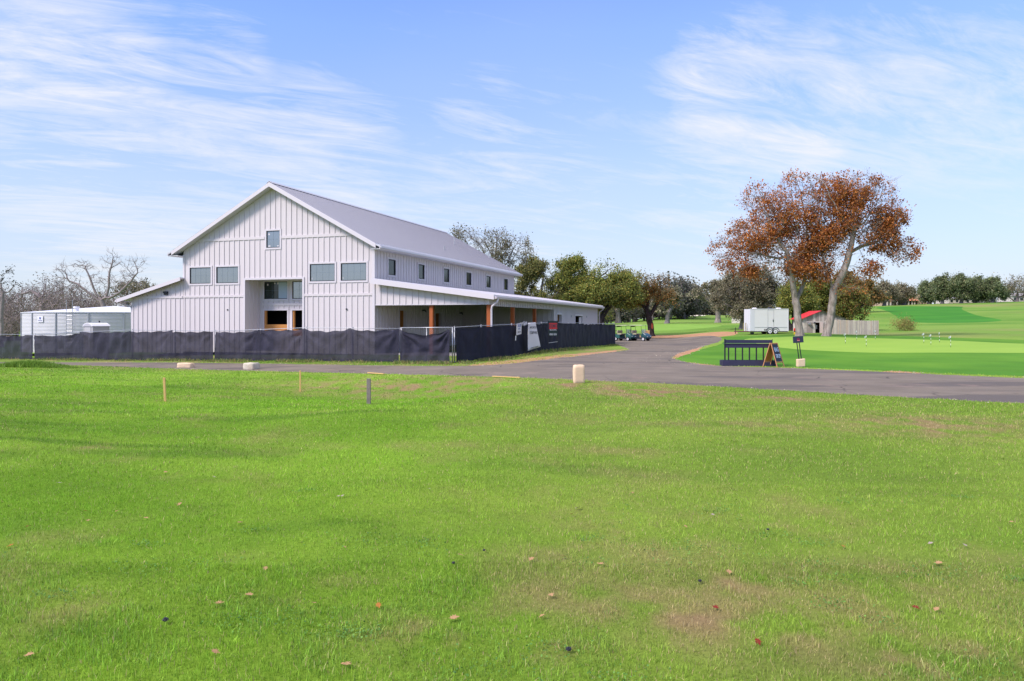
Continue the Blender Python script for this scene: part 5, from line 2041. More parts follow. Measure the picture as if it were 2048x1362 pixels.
def tree(name, label, loc, trunks, lobes, bark, seed=1, natt=900, step=.45, rb=.35, rt=.014, twigs=4, twig_len=.55, leaves=0, lsize=.17, pal=None,
         group=None, wob=.18, clump=.5, spread=.45, patch=None, tilt=0.0, hollow=0, trop=(0, 0, .04), di=None, cat='tree', pal2=None, twig_r=None, e=2.2, kd=4.0, bunch=0):
    rng = np.random.default_rng(seed)
    root = thing(name, label, cat, loc, 0, group)
    pos, par = grow(rng, trunks, lobes, natt, step, wob=wob, hollow=hollow, tropism=trop, di=di)
    r, ch, w = radii(pos, par, rb, rt, e)
    # root flare
    h = pos[:, 2] - pos[0, 2]
    r = r * (1 + .55 * np.exp(-np.clip(h, 0, 9) / .35) * (r > rb * .5))
    V1, Q1 = tubes(pos, par, r, rt * 2.6, 9, 7)
    arr_mesh('trunk', V1, Q1, bark, root, smooth=True)
    Vt, Qt = tubes(pos, par, r, 0, rt * 2.6, 3)
    thin = np.where((r < rt * 3.2) & (h > .12 * h.max()))[0]
    Vs, Qs = [Vt], [Qt]
    o = len(Vt)
    twt = None
    if twigs and len(thin):
        src = rng.choice(thin, int(len(thin) * twigs))
        a = pos[src] + rng.normal(0, step * .12, (len(src), 3))
        d = pos[src] - pos[par[src]]
        d /= np.linalg.norm(d, axis=1)[:, None] + 1e-9
        d = d * .8 + rng.normal(0, .65, d.shape) + np.array([0, 0, .12])
        d /= np.linalg.norm(d, axis=1)[:, None]
        b = a + d * (twig_len * (.4 + .9 * rng.random(len(a))))[:, None]
        tr_ = twig_r or rt * .62
        Va, Qa = sticks(a, b, tr_, tr_ * .35)
        Vs.append(Va)
        Qs.append(Qa + o)
        o += len(Va)
        twt = b
        # second order
        s2 = rng.choice(len(b), len(b))
        m_ = a[s2] * .45 + b[s2] * .55
        d2 = (b[s2] - a[s2]) * .5 + rng.normal(0, twig_len * .33, b.shape)
        b2 = m_ + d2
        Va, Qa = sticks(m_, b2, tr_ * .7, tr_ * .3)
        Vs.append(Va)
        Qs.append(Qa + o)
        o += len(Va)
        twt = np.concatenate([b, b2])
    V, Q = np.concatenate(Vs), np.concatenate(Qs)
    if leaves and twt is not None:
        dens = fbm(twt[:, 0] * .35 + seed * 7.7, twt[:, 2] * .45 + twt[:, 1] * .31, 3, seed)
        keep = np.clip((dens - clump) * kd + .5, .03, 1)
        if patch is not None:
            keep = keep * patch(twt)
        keep /= keep.sum()
        src = rng.choice(len(twt), leaves, p=keep)
        ctr = twt[src] + rng.normal(0, spread * .5, (leaves, 3)) * (.35 + rng.random((leaves, 1)))
        if bunch:
            # bunches of leaves spread evenly through the crown, each hung on its nearest twig
            from mathutils import kdtree
            kt = kdtree.KDTree(len(twt))
            for i_, p_ in enumerate(twt):
                kt.insert(p_, i_)
            kt.balance()
            nbun = leaves // bunch
            vol = np.array([l[1][0] * l[1][2] for l in lobes])
            li = rng.choice(len(lobes), nbun * 3, p=vol / vol.sum())
            dd = rng.normal(size=(nbun * 3, 3))
            dd /= np.linalg.norm(dd, axis=1)[:, None]
            pp = np.array([lobes[i_][0] for i_ in li]) + dd * (rng.random((nbun * 3, 1)) ** .4) * np.array([lobes[i_][1] for i_ in li])
            nf = fbm(pp[:, 0] * .55 + seed, pp[:, 2] * .55 + pp[:, 1] * .3, 3, seed)
            pr = np.clip((nf - .47) * 6, .05, 1) * (patch(pp) if patch is not None else 1)
            pp = pp[rng.choice(len(pp), nbun, replace=False, p=pr / pr.sum())]
            bc = np.array([kt.find(p_)[0][:] for p_ in pp])
            bs = .16 + .26 * rng.random((nbun, 1))
            w_ = rng.random(nbun) ** 1.5 + .15
            bi = rng.choice(nbun, leaves, p=w_ / w_.sum())
            ctr = bc[bi] + rng.normal(0, 1, (leaves, 3)) * bs[bi] * np.array([1, 1, .8])
        c = pick(rng, leaves, *pal)
        # neighbouring sprays share a hue: old and new growth
        cl = fbm(ctr[:, 0] * .5 + 3 * seed, ctr[:, 2] * .6 + ctr[:, 1] * .4, 3, seed + 50)[:, None]
        c = c * (.62 + .76 * cl)
        if pal2 is not None:
            c2 = pick(rng, leaves, *pal2[0])
            mk = rng.random(leaves) < pal2[1](ctr)
            c[mk] = c2[mk]
        VL, QL, CLc = leaf_cards(rng, ctr, lsize, c)
        nb = len(V)
        col = np.concatenate([np.full((nb, 3), .1), CLc])
        mi = np.concatenate([np.zeros(len(Q), int), np.ones(len(QL), int)])
        arr_mesh('crown', np.concatenate([V, VL]), np.concatenate([Q, QL + nb]), [bark, M_LEAF], root, col=col, mi=mi)
    else:
        arr_mesh('crown', V, Q, bark, root)
    return root


def pxl_lobes(Z, base, items, dscale=1.0):
    """lobes given in photo columns/rows, turned into metres around the tree's foot at distance Z"""
    k = Z / F
    out = []
    for it in items:
        px, py, rx, ry = it[:4]
        dy = it[4] if len(it) > 4 else 0.0
        x = (px - CX) * k - base.x
        z = CAMH - (py - HY) * k - base.z
        out.append(((x, dy, z), (rx * k, rx * k * .9 * dscale, ry * k)))
    return out


def ppts(Z, base, pts):
    k = Z / F
    return [((p[0] - CX) * k - base.x, (p[2] if len(p) > 2 else 0), CAMH - (p[1] - HY) * k - base.z) for p in pts]


# the two big oaks with brown leaves
Zt = 72.5
b = at(1600, Zt)
tree('spanish_oak', 'tall forked oak with rust brown leaves beside the trailer, left of two', b,
     [[(0, 0, -.2)] + ppts(Zt, b, [(1597, 640), (1594, 612), (1590, 596)]), ppts(Zt, b, [(1590, 596), (1583, 562, -.3), (1578, 535, -.5), (1568, 505, -.8)]),
      ppts(Zt, b, [(1592, 600), (1603, 585, .3), (1613, 562, .5), (1620, 535, .8), (1622, 505, .6)])],
     pxl_lobes(Zt, b, [(1518, 398, 40, 34), (1448, 494, 38, 20), (1500, 475, 58, 38), (1560, 425, 60, 50), (1588, 376, 40, 34), (1552, 500, 60, 42), (1612, 462, 48, 60), (1596, 535, 42, 34), (1465, 528, 40, 20), (1500, 545, 34, 16), (1635, 520, 34, 50), (1630, 440, 30, 50)]),
     M_BARKP, 3, 3600, .38, .36, .015, 3.4, .6, 27000, .155, BROWN, bunch=16, e=1.95,
     patch=lambda p: np.clip(1.35 - .085 * np.abs(p[:, 2] - 8.2) ** 1.5 / 2.6, .12, 1) * np.clip((p[:, 0] + 8.5) / 5, .22, 1))
b = at(1652, Zt - .8)
tree('spanish_oak', 'tall oak with rust brown leaves before the board fence, right of two', b,
     [[(0, 0, -.2)] + ppts(Zt, b, [(1654, 640), (1658, 605), (1661, 578)]), ppts(Zt, b, [(1660, 580), (1650, 552, .3), (1645, 525, .4), (1640, 495, .6)]),
      ppts(Zt, b, [(1662, 578), (1675, 552, -.3), (1684, 521, -.4), (1690, 492, -.5), (1700, 455, -.3)]), ppts(Zt, b, [(1687, 510), (1715, 494), (1745, 486)])],
     pxl_lobes(Zt, b, [(1645, 392, 46, 42), (1700, 380, 54, 34), (1748, 395, 44, 36), (1772, 440, 36, 36), (1792, 500, 36, 32), (1742, 465, 48, 42), (1692, 445, 52, 52), (1655, 495, 42, 44), (1735, 545, 24, 24), (1690, 562, 30, 30), (1640, 450, 30, 50), (1645, 545, 34, 34)]),
     M_BARKP, 5, 3600, .38, .36, .015, 3.4, .6, 29000, .155, BROWN, bunch=16, e=1.95,
     patch=lambda p: np.clip((15.2 - p[:, 2]) / 3.6, .22, 1))

# row of oaks behind the annex
GRP = 'oaks behind the white annex'
Zt = 96
b = at(985, Zt)
tree('bare_oak', 'high nearly leafless oak rising over the end of the grey roof', b, [[(0, 0, -.2)] + ppts(Zt, b, [(984, 620), (985, 590)])],
     pxl_lobes(Zt, b, [(935, 480, 36, 24), (978, 492, 46, 32), (1022, 492, 36, 30), (1042, 530, 28, 32), (990, 540, 45, 35)]), M_BARKG, 11, 2300, .5, .36, .02, 4.6, .75, 7500, .17, GREYOL, group=GRP, clump=.5)
Zt = 92
b = at(1078, Zt)
tree('live_oak', 'grey brown oak between the roof end and the green oaks', b, [[(0, 0, -.2)] + ppts(Zt, b, [(1078, 630), (1076, 605)])],
     pxl_lobes(Zt, b, [(1078, 540, 22, 24), (1055, 556, 20, 26), (1098, 552, 22, 22), (1052, 580, 26, 28), (1108, 578, 28, 26), (1078, 600, 50, 18)]), M_BARKG, 12, 1300, .5, .34, .018, 3.2, .6, 26000, .16, OLIVE, group=GRP, clump=.46)
b = at(1150, Zt)
tree('live_oak', 'yellow green round topped oak over the middle of the annex roof', b, [[(0, 0, -.2)] + ppts(Zt, b, [(1152, 625), (1148, 600)]), ppts(Zt, b, [(1150, 610), (1165, 585)])],
     pxl_lobes(Zt, b, [(1148, 530, 22, 20), (1128, 545, 20, 20), (1168, 545, 18, 20), (1122, 572, 32, 24), (1176, 574, 34, 26), (1155, 598, 56, 20)]), M_BARKD, 13, 1500, .5, .36, .018, 3, .6, 46000, .16, GREENY, group=GRP, clump=.46, spread=.6)
b = at(1196, 90)
tree('live_oak', 'leaning black trunked oak with yellow green crown at the annex end', b, [[(0, 0, -.2)] + ppts(90, b, [(1204, 632), (1213, 618), (1224, 603), (1228, 590)]), ppts(90, b, [(1224, 603), (1200, 585), (1190, 572)])],
     pxl_lobes(90, b, [(1205, 540, 16, 18), (1224, 545, 20, 20), (1243, 560, 20, 18), (1196, 562, 22, 20), (1198, 588, 38, 24), (1240, 590, 38, 20)]), M_BARKD, 14, 1500, .5, .36, .018, 3, .6, 46000, .16, GREENY, group=GRP, clump=.46, spread=.6)
Zt = 100
b = at(1303, Zt)
tree('live_oak', 'dark forked oak behind the golf carts with orange painted trunk', b, [[(0, 0, -.2)] + ppts(Zt, b, [(1301, 650), (1297, 632), (1290, 618), (1283, 605)]), ppts(Zt, b, [(1298, 634), (1307, 620), (1317, 600), (1320, 580)]), ppts(Zt, b, [(1292, 622), (1296, 606), (1290, 590)])],
     pxl_lobes(Zt, b, [(1264, 566, 36, 26), (1256, 598, 38, 15), (1300, 572, 26, 24), (1324, 560, 22, 16), (1328, 590, 24, 18), (1346, 606, 9, 10)]), M_BARKD, 15, 1900, .45, .42, .018, 2.8, .5, 40000, .15, RUSTY, group=GRP, clump=.48, spread=.5,
     patch=lambda p: np.clip((1.5 - p[:, 0]) / 2.0, .16, 1), pal2=(GREENY, lambda p: np.clip((-.5 - p[:, 0]) / 2, 0, .75)))
ring = MB()
k = 100 / F

# trees round the far fairway
GRP2 = 'trees round the far fairway'
b = at(1334, 140)
tree('bare_oak', 'leaning pale trunked tree on the far fairway behind the forked oak', b, [[(0, 0, -.2)] + ppts(140, b, [(1337, 625), (1343, 616)])],
     pxl_lobes(140, b, [(1342, 598, 26, 18), (1320, 608, 16, 12), (1362, 606, 16, 12)]), M_BARKG, 21, 700, .7, .42, .03, 3, 1.0, 4500, .34, GREYOL, group=GRP2)
b = at(1236, 165)
tree('bare_oak', 'pale bare tree at the left edge of the far fairway', b, [[(0, 0, -.2)] + ppts(165, b, [(1236, 634), (1235, 622)])],
     pxl_lobes(165, b, [(1236, 604, 26, 16), (1215, 612, 16, 12), (1258, 612, 16, 12)]), M_BARKP, 22, 700, .8, .5, .035, 3, 1.1, 1500, .34, GREYOL, group=GRP2)
b = at(1436, 145)
tree('bare_oak', 'pale trunked oak standing alone right of the far bunker', b, [[(0, 0, -.2)] + ppts(145, b, [(1436, 628), (1434, 615)]), ppts(145, b, [(1434, 617), (1415, 600), (1402, 590)])],
     pxl_lobes(145, b, [(1412, 582, 26, 14), (1448, 582, 34, 20), (1440, 602, 36, 14), (1400, 590, 12, 8)]), M_BARKP, 23, 1300, .7, .5, .03, 3, .9, 8000, .30, GREYOL, group=GRP2, clump=.5)
# mass of oaks behind the trailer
GRP3 = 'oaks behind trailer and shed'
Zt = 104
b = at(1485, Zt)
tree('live_oak', 'broad grey olive oak left behind the trailer', b, [[(0, 0, -.2)] + ppts(Zt, b, [(1486, 640), (1484, 615)])],
     pxl_lobes(Zt, b, [(1478, 578, 40, 30), (1452, 600, 26, 26), (1505, 600, 36, 30), (1480, 618, 44, 16)]), M_BARKG, 31, 1700, .55, .4, .02, 3.6, .7, 40000, .17, GREYOL, group=GRP3, clump=.44, spread=.6)
b = at(1537, Zt + 2)
tree('live_oak', 'dense grey brown oak directly above the trailer roof', b, [[(0, 0, -.2)] + ppts(Zt, b, [(1537, 640), (1540, 610)])],
     pxl_lobes(Zt, b, [(1530, 562, 42, 30), (1560, 585, 34, 34), (1528, 600, 40, 26)]), M_BARKG, 32, 1700, .55, .4, .02, 3.8, .7, 38000, .17, GREYOL, group=GRP3, clump=.44, spread=.6)
Zt = 96
b = at(1585, 92)
tree('live_oak', 'green oak with dark twin trunks between trailer and pale trunk', b, [[(0, 0, -.2)] + ppts(92, b, [(1578, 648), (1574, 632), (1578, 612)]), ppts(92, b, [(1584, 658), (1588, 640), (1586, 622)])],
     pxl_lobes(92, b, [(1590, 592, 30, 24), (1572, 608, 18, 20), (1606, 612, 26, 18)]), M_BARKD, 33, 1300, .48, .34, .018, 3.2, .5, 38000, .15, GREENY, group=GRP3, clump=.42, spread=.6)
b = at(1648, Zt)
tree('live_oak', 'yellow green oak spreading above the red shed roof', b, [[(0, 0, -.2)] + ppts(Zt, b, [(1650, 640), (1648, 618)])],
     pxl_lobes(Zt, b, [(1640, 590, 42, 26), (1672, 600, 36, 28), (1630, 614, 36, 16)]), M_BARKD, 34, 1700, .5, .36, .018, 3.2, .6, 48000, .16, GREENY, group=GRP3, clump=.42, spread=.6)
b = at(1700, Zt - 2)
tree('live_oak', 'low yellow green oak arching right over the board fence', b, [[(0, 0, -.2)] + ppts(Zt - 2, b, [(1700, 640), (1702, 625)])],
     pxl_lobes(Zt - 2, b, [(1698, 606, 32, 22), (1722, 618, 22, 14), (1690, 622, 34, 14)]), M_BARKD, 35, 1200, .5, .32, .018, 3.2, .6, 38000, .155, GREENY, group=GRP3, clump=.42, spread=.55, pal2=(RUSTY, lambda p: np.full(len(p), .35)))
b = at(1705, 190)
tree('live_oak', 'dark olive oak half hidden behind the right brown oak', b, [[(0, 0, -.2)] + ppts(190, b, [(1705, 612), (1705, 600)])],
     pxl_lobes(190, b, [(1690, 572, 28, 22), (1720, 578, 26, 20), (1740, 592, 22, 14), (1705, 596, 34, 12)]), M_BARKG, 36, 1100, 1.0, .5, .035, 3.4, 1.2, 20000, .42, RUSTY, group=GRP3, clump=.44, spread=1.1)

# trees on the hill
GRP4 = 'live oaks on the far hill'


def hill_tree(name, px, Z, items, seed, label, bark=M_BARKG, pal=FARG, leaves=22000, natt=800, sc=1.0, clump=.44):
    b = at(px, Z)
    top = ppts(Z, b, [(px, items[0][1] + items[0][3] + 6)])[0]
    return tree(name, label, b, [[(0, 0, -.3), (top[0] + .3, 0, max(1.2, top[2]))]], pxl_lobes(Z, b, items), bark, seed, natt, 1.15, .5, .045, 3.2, 1.5, leaves, .40, pal, group=GRP4, clump=clump, spread=1.3)


hill_tree('live_oak', 1768, 262, [(1762, 587, 26, 15), (1780, 590, 16, 13)], 41, 'grey olive oak left of the tiled house on the hill', pal=GREYOL)
hill_tree('live_oak', 1808, 268, [(1806, 588, 20, 12), (1797, 596, 14, 7)], 42, 'small grey green oak partly before the tiled house', pal=GREYOL, leaves=8000)
hill_tree('live_oak', 1858, 285, [(1862, 583, 18, 17), (1850, 592, 12, 9)], 43, 'oak just right of the tiled house chimney, leftmost of the hill row')
hill_tree('live_oak', 1884, 275, [(1886, 572, 16, 15), (1895, 585, 16, 12), (1876, 584, 12, 12)], 44, 'oak second from left in the hill row, leaning trunk below')
hill_tree('live_oak', 1922, 272, [(1918, 574, 24, 17), (1932, 586, 20, 11)], 45, 'broad oak in the middle of the hill row')
hill_tree('live_oak', 1950, 280, [(1946, 572, 20, 17), (1960, 585, 18, 12)], 46, 'tallest oak in the hill row, third from its right end')
hill_tree('live_oak', 1984, 270, [(1978, 578, 20, 14), (1995, 586, 14, 12)], 47, 'oak at the right end of the green hill row')
hill_tree('bare_oak', 2034, 278, [(2036, 572, 24, 18), (2016, 586, 18, 12), (2056, 580, 20, 20)], 48, 'grey brown leafless crown at the far right edge of the photo', pal=GREYOL, leaves=3500, bark=M_BARKM, natt=1500)
hill_tree('live_oak', 2110, 280, [(2112, 574, 30, 18), (2130, 586, 18, 12)], 49, 'oak beyond the right edge of the hill row')
bz = at(1808 + 0, 112)
b = at(1809, 96)
tree('willow_shrub', 'pale leafless straw coloured shrub right of the board fence', at(1809, 92), [[(0, 0, -.1), (0, 0, .15)]],
     pxl_lobes(92, at(1809, 92), [(1809, 652, 20, 11), (1798, 656, 10, 9), (1822, 656, 10, 9)]), bark_mat('straw bark', (.20, .16, .06), (.34, .27, .10)), 51, 500, .3, .03, .012, 2.5, .6, 2500, .10, ([(.22, .22, .06), (.30, .24, .09)], [1, 1]), cat='shrub', trop=(0, 0, .3), clump=.4)

# left: large bare trees
GRP5 = 'bare winter trees left of the hall'
Zt = 90
b = at(207, Zt)
tree('bare_tree', 'great spreading bare tree behind the water tank', b, [[(0, 0, -.2)] + ppts(Zt, b, [(207, 640), (207, 612)]), ppts(Zt, b, [(206, 608), (180, 588), (155, 568), (138, 562)]), ppts(Zt, b, [(208, 606), (192, 588), (178, 552), (170, 532)]),
      ppts(Zt, b, [(209, 602), (218, 575), (218, 548), (224, 528)]), ppts(Zt, b, [(212, 600), (240, 585), (262, 562), (275, 545)])],
     pxl_lobes(Zt, b, [(130, 545, 26, 18), (165, 530, 24, 14), (222, 520, 22, 20), (268, 532, 26, 22), (248, 560, 26, 16), (150, 575, 30, 12), (205, 560, 30, 18), (285, 570, 16, 16)]), M_BARKM, 61, 2600, .42, .30, .022, 2.2, .6, group=GRP5, wob=.30, e=1.9)
b = at(78, 100)
tree('bare_tree', 'low wide bare tree left of the water tank', b, [[(0, 0, -.2)] + ppts(100, b, [(82, 640), (86, 618)])],
     pxl_lobes(100, b, [(70, 582, 32, 18), (105, 588, 26, 16), (130, 600, 26, 12), (45, 596, 22, 12)]), M_BARKM, 62, 1300, .55, .4, .022, 2.5, .7, group=GRP5, wob=.28)
b = at(2, 88)
tree('bare_tree', 'slim bare tree with few dark leaves at the left edge', b, [[(0, 0, -.2)] + ppts(88, b, [(3, 620), (6, 585)])],
     pxl_lobes(88, b, [(8, 570, 22, 24), (4, 545, 10, 16), (26, 580, 14, 14), (-20, 580, 22, 26)]), M_BARKM, 63, 900, .5, .22, .02, 2.5, .6, 260, .2, ([(.06, .06, .05)], [1]), group=GRP5)
b = at(262, 108)
tree('bare_tree', 'dense bare tree peeking over the lean-to roof behind the big one', b, [[(0, 0, -.2)] + ppts(108, b, [(258, 640), (255, 612)])],
     pxl_lobes(108, b, [(250, 585, 40, 18), (215, 592, 28, 14), (290, 585, 30, 18)]), M_BARKM, 64, 1300, .6, .35, .024, 3, .8, 4000, .2, GREYOL, group=GRP5)


# thickets and far woods: nobody could count these
def thicket(name, label, spots, bark, seed, leaves, lsize, pal, hgt, nproto=3, natt=420, step=.8):
    rng = np.random.default_rng(seed)
    protos = []
    for k in range(nproto):
        lob = [((rng.normal(0, hgt * .1), rng.normal(0, hgt * .1), hgt * .58), (hgt * .42, hgt * .42, hgt * .42)), ((rng.normal(0, hgt * .2), 0, hgt * .35), (hgt * .45, hgt * .4, hgt * .28))]
        pos, par = grow(rng, [[(0, 0, -.3), (0, 0, hgt * .2)]], lob, natt, step * hgt / 8, wob=.25)
        r, ch, w = radii(pos, par, hgt * .028, hgt * .0032)
        Va, Qa = tubes(pos, par, r, 0, 9, 3)
        thin = np.where(r < hgt * .012)[0]
        src = rng.choice(thin, len(thin) * 4)
        a = pos[src]
        d = rng.normal(0, 1, a.shape) + np.array([0, 0, .4])
        b_ = a + d / np.linalg.norm(d, axis=1)[:, None] * (hgt * .11 * (.4 + rng.random(len(a))))[:, None]
        Vb, Qb = sticks(a, b_, hgt * .0026, hgt * .0010)
        V, Q = np.concatenate([Va, Vb]), np.concatenate([Qa, Qb + len(Va)])
        nb = len(V)
        col = np.full((nb, 3), .1)
        mi = np.zeros(len(Q), int)
        if leaves:
            cc = b_[rng.choice(len(b_), leaves)] + rng.normal(0, hgt * .03, (leaves, 3))
            VL, QL, CL_ = leaf_cards(rng, cc, lsize, pick(rng, leaves, *pal))
            V, Q = np.concatenate([V, VL]), np.concatenate([Q, QL + nb])
            col = np.concatenate([col, CL_])
            mi = np.concatenate([mi, np.ones(len(QL), int)])
        protos.append((V, Q, col, mi))
    VV, QQ, CC, MM = [], [], [], []
    o = 0
    for (x, y, s) in spots:
        V, Q, c, m_ = protos[rng.integers(nproto)]
        a = rng.random() * 6.28
        ca, sa = math.cos(a), math.sin(a)
        W_ = np.column_stack([V[:, 0] * ca - V[:, 1] * sa, V[:, 0] * sa + V[:, 1] * ca, V[:, 2]]) * s * np.array([1.15, 1.15, 1])
        W_ += np.array([x, y, float(gz(x, y))])
        VV.append(W_)
        QQ.append(Q + o)
        CC.append(c)
        MM.append(m_)
        o += len(V)
    o_ = arr_mesh(name, np.concatenate(VV), np.concatenate(QQ), [bark, M_LEAF], None, col=np.concatenate(CC), mi=np.concatenate(MM))
    return tag(o_, label, 'trees', kind='stuff')


rg = np.random.default_rng(5)
sp = []
for i in range(66):
    px = -260 + 560 * rg.random()
    Z = 92 + 55 * rg.random()
    x = (px - CX) / F * Z
    sp.append((x, Z, (.62 + .30 * rg.random()) * Z / 100 * (.92 + .12 * math.sin(px * .02))))
thicket('winter_thicket', 'mauve grey leafless woodland massed left of the white hall', sp, M_BARKM, 71, 900, .16, ([(.20, .16, .13), (.24, .19, .15), (.14, .12, .09)], [1, 1, 1]), 9.0)
sp = []
for i in range(46):
    px = 1165 + 215 * rg.random()
    Z = 185 + 60 * rg.random()
    sp.append(((px - CX) / F * Z, Z, .8 + .45 * rg.random()))
thicket('shadowed_woodland', 'dark grey woodland beyond the far fairway left side', sp, M_BARKG, 72, 1300, .42, ([(.10, .105, .085), (.15, .145, .11), (.17, .145, .115)], [2, 1, 1]), 9.0, 2)
sp = []
for i in range(60):
    px = 1300 + 190 * rg.random()
    Z = 295 + 50 * rg.random()
    sp.append(((px - CX) / F * Z, Z, (.85 + .4 * rg.random()) * (1.15 if 1340 < px < 1405 else .95)))
thicket('distant_woodland', 'distant brown grey wood on the skyline behind the bunker', sp, M_BARKM, 73, 900, .5, ([(.12, .09, .07), (.10, .085, .06)], [1, 1]), 8.5, 2)
sp = []
for i in range(70):
    px = 1700 + 700 * rg.random()
    Z = 320 + 50 * rg.random()
    sp.append(((px - CX) / F * Z, Z, .6 + .25 * rg.random()))
thicket('hilltop_woodland', 'low grey olive scrub along the hilltop behind the houses', sp, M_BARKG, 74, 1500, .5, FARG, 8.0, 2)
sp = []
for i in range(40):
    px = 560 + 640 * rg.random()
    Z = 130 + 60 * rg.random()
    sp.append(((px - CX) / F * Z, Z, .75 + .2 * rg.random()))
thicket('rear_woodland', 'grey olive wood glimpsed behind the oaks and the annex', sp, M_BARKG, 75, 1700, .3, OLIVE, 8.0, 2)


# ------------------------------------------------------------------ houses and walls far off
def house_wall(mb, x0, x1, y0, y1, z0, z1):
    mb.box(x0, x1, y0, y1, z0, z1)


Zh = 296
b = at(1770, Zh)
k = Zh / F
hz = float(gz(at(1810, Zh).x, Zh))
M_STUC = mat('tan stone wall', (.46, .33, .24), .9, .2, noise=.15, nscale=.5)
M_TILE = mat('terracotta tile roof', (.50, .20, .11), .8, .2, noise=.18, nscale=.8)
M_SHADE = mat('painted porch shade', (.09, .075, .075), .8)
hs = thing('tiled_house', 'tan stone house with terracotta tiled roof and big chimney on the hill', 'house', (b.x, b.y, hz - .2))
X = lambda px: (px - 1770) * k
Zz = lambda py: (607.5 - py) * k + .2
MB().box(X(1775), X(1848), 3.0, 12, 0, Zz(597)).build('wall', M_STUC, hs)
MB().box(X(1782), X(1831), 2.9, 2.99, 0, Zz(598)).build('porch_shade', M_SHADE, hs)  # dark sheet before the wall, the porch's shade put into its colour
mb = MB()
mb.add([(X(1800), 0, Zz(598.5)), (X(1838), 0, Zz(598.5)), (X(1838), 13, Zz(598.5)), (X(1800), 13, Zz(598.5)), (X(1820), 4, Zz(588)), (X(1832), 4, Zz(588)), (X(1832), 9, Zz(588)), (X(1820), 9, Zz(588))],
       [(3, 2, 1, 0), (4, 5, 6, 7), (0, 1, 5, 4), (1, 2, 6, 5), (2, 3, 7, 6), (3, 0, 4, 7)])
mb.build('tile_roof', M_TILE, hs)
MB().hexa(X(1773), X(1802), .4, 12, Zz(599.5), Zz(599.5), Zz(598.3), Zz(598.3)).build('flat_roof', mat('grey flat roof', (.3, .28, .28), .8), hs)
for px in (1776.5, 1783, 1796, 1812, 1819, 1826, 1831):
    MB().box(X(px) - .22, X(px) + .22, .5, .95, 0, Zz(599.6)).build('column', mat('pale column', (.52, .44, .38), .8) if px == 1776.5 else bpy.data.materials['pale column'], hs)
MB().box(X(1837), X(1845), .8, 3.2, 0, Zz(586.5)).box(X(1838), X(1844), 1.1, 2.9, Zz(586.5), Zz(585)).build('chimney', M_STUC, hs)
MB().box(X(1846), X(1868), 1.5, 1.9, 0, Zz(601.5)).build('low_wall', M_STUC, hs)


def simple_house(name, label, px0, px1, ytop, ybase, Z, wallm, roofm, depth=9, roofh=1.4, wins=3):
    a, b = at(px0, Z), at(px1, Z)
    g_ = min(a.z, b.z) - .3
    k = Z / F
    L = b.x - a.x
    zt_ = CAMH - (ytop - HY) * k - g_
    h = thing(name, label, 'house', (a.x, a.y, g_))
    MB().box(0, L, 0, depth, 0, zt_).build('wall', wallm, h)
    mb = MB()
    o = .4
    mb.add([(-o, -o, zt_), (L + o, -o, zt_), (L + o, depth + o, zt_), (-o, depth + o, zt_), (L * .15, depth / 2, zt_ + roofh), (L * .85, depth / 2, zt_ + roofh)],
           [(3, 2, 1, 0), (0, 1, 5, 4), (1, 2, 5), (2, 3, 4, 5), (3, 0, 4)])
    mb.build('roof', roofm, h)
    for i in range(wins):
        x = L * (i + .5) / wins
        MB().box(x - L / wins * .22, x + L / wins * .22, -.03, .02, zt_ * .35, zt_ * .75).build('window', M_GLASSD, h)
    return h


M_PALE = mat('pale house wall', (.55, .49, .47), .85, noise=.08)
M_GROOF = mat('grey shingle roof', (.26, .24, .25), .85, noise=.15, nscale=1)
simple_house('pale_house', 'long pale house behind the middle of the hill oak row', 1898, 1962, 597, 604, 292, M_PALE, M_GROOF, wins=6)
simple_house('pale_house', 'pale house glimpsed at the far right edge of the hilltop', 2024, 2075, 592, 602, 300, M_PALE, M_GROOF, wins=4)
simple_house('pale_house', 'small pale house low on the skyline left of the bunker', 1335, 1351, 626, 631, 300, M_PALE, M_GROOF, roofh=.6, wins=2)
a, b = at(1464, 138), at(1492, 138)
wl = thing('white_wall', 'low white wall left of the trailer under the grey oaks', 'wall', (a.x, a.y, min(a.z, b.z) - .1))
MB().box(0, b.x - a.x, 0, .2, 0, 1.55).build('panel', mat('white wall paint', (.72, .64, .56), .8, noise=.06), wl)
MB().box(-.05, b.x - a.x + .05, -.04, .24, 1.551, 1.65).build('cap', M_WHITE, wl)

# orange painted band on the forked oak
fo_ = [o for o in bpy.data.objects if o.get('label', '').startswith('dark forked oak behind')][0]
MB().prism([(-.10, 1.05), (.02, .92), (.12, 1.1), (.14, 1.45), (.06, 1.72), (-.02, 1.6), (-.08, 1.75), (-.13, 1.4)], -.56, -.40).build('painted_mark', mat('orange marking paint', (.34, .07, .035), .8, noise=.4, nscale=8), fo_)

# ------------------------------------------------------------------ fallen leaves, clods, cones on the lawn
OUT = [(0, -.5), (.06, -.28), (.20, -.30), (.13, -.12), (.30, -.02), (.16, .06), (.24, .22), (.09, .20), (.05, .38), (0, .5),
       (-.06, .36), (-.10, .18), (-.26, .20), (-.15, .04), (-.28, -.06), (-.12, -.12), (-.18, -.30), (-.05, -.28)]


def leaf_mesh(seed):
    rr = random.Random(seed)
    V = [(0, 0, 0)]
    for x, y in OUT:
        x *= 1.25
        V.append((x, y, .16 * x * x * 4 * rr.uniform(.5, 1.2) + .12 * y * y * rr.uniform(-1, 1) * 2))
    n = len(OUT)
    V += [(0, -.5, .0), (.02, -.78, .03), (-.01, -.78, .03)]
    F_ = [(0, 1 + i, 1 + (i + 1) % n) for i in range(n)] + [(n + 1, n + 2, n + 3)]
    me = bpy.data.meshes.new('fallen_leaf')
    me.from_pydata(V, [], F_)
    return me


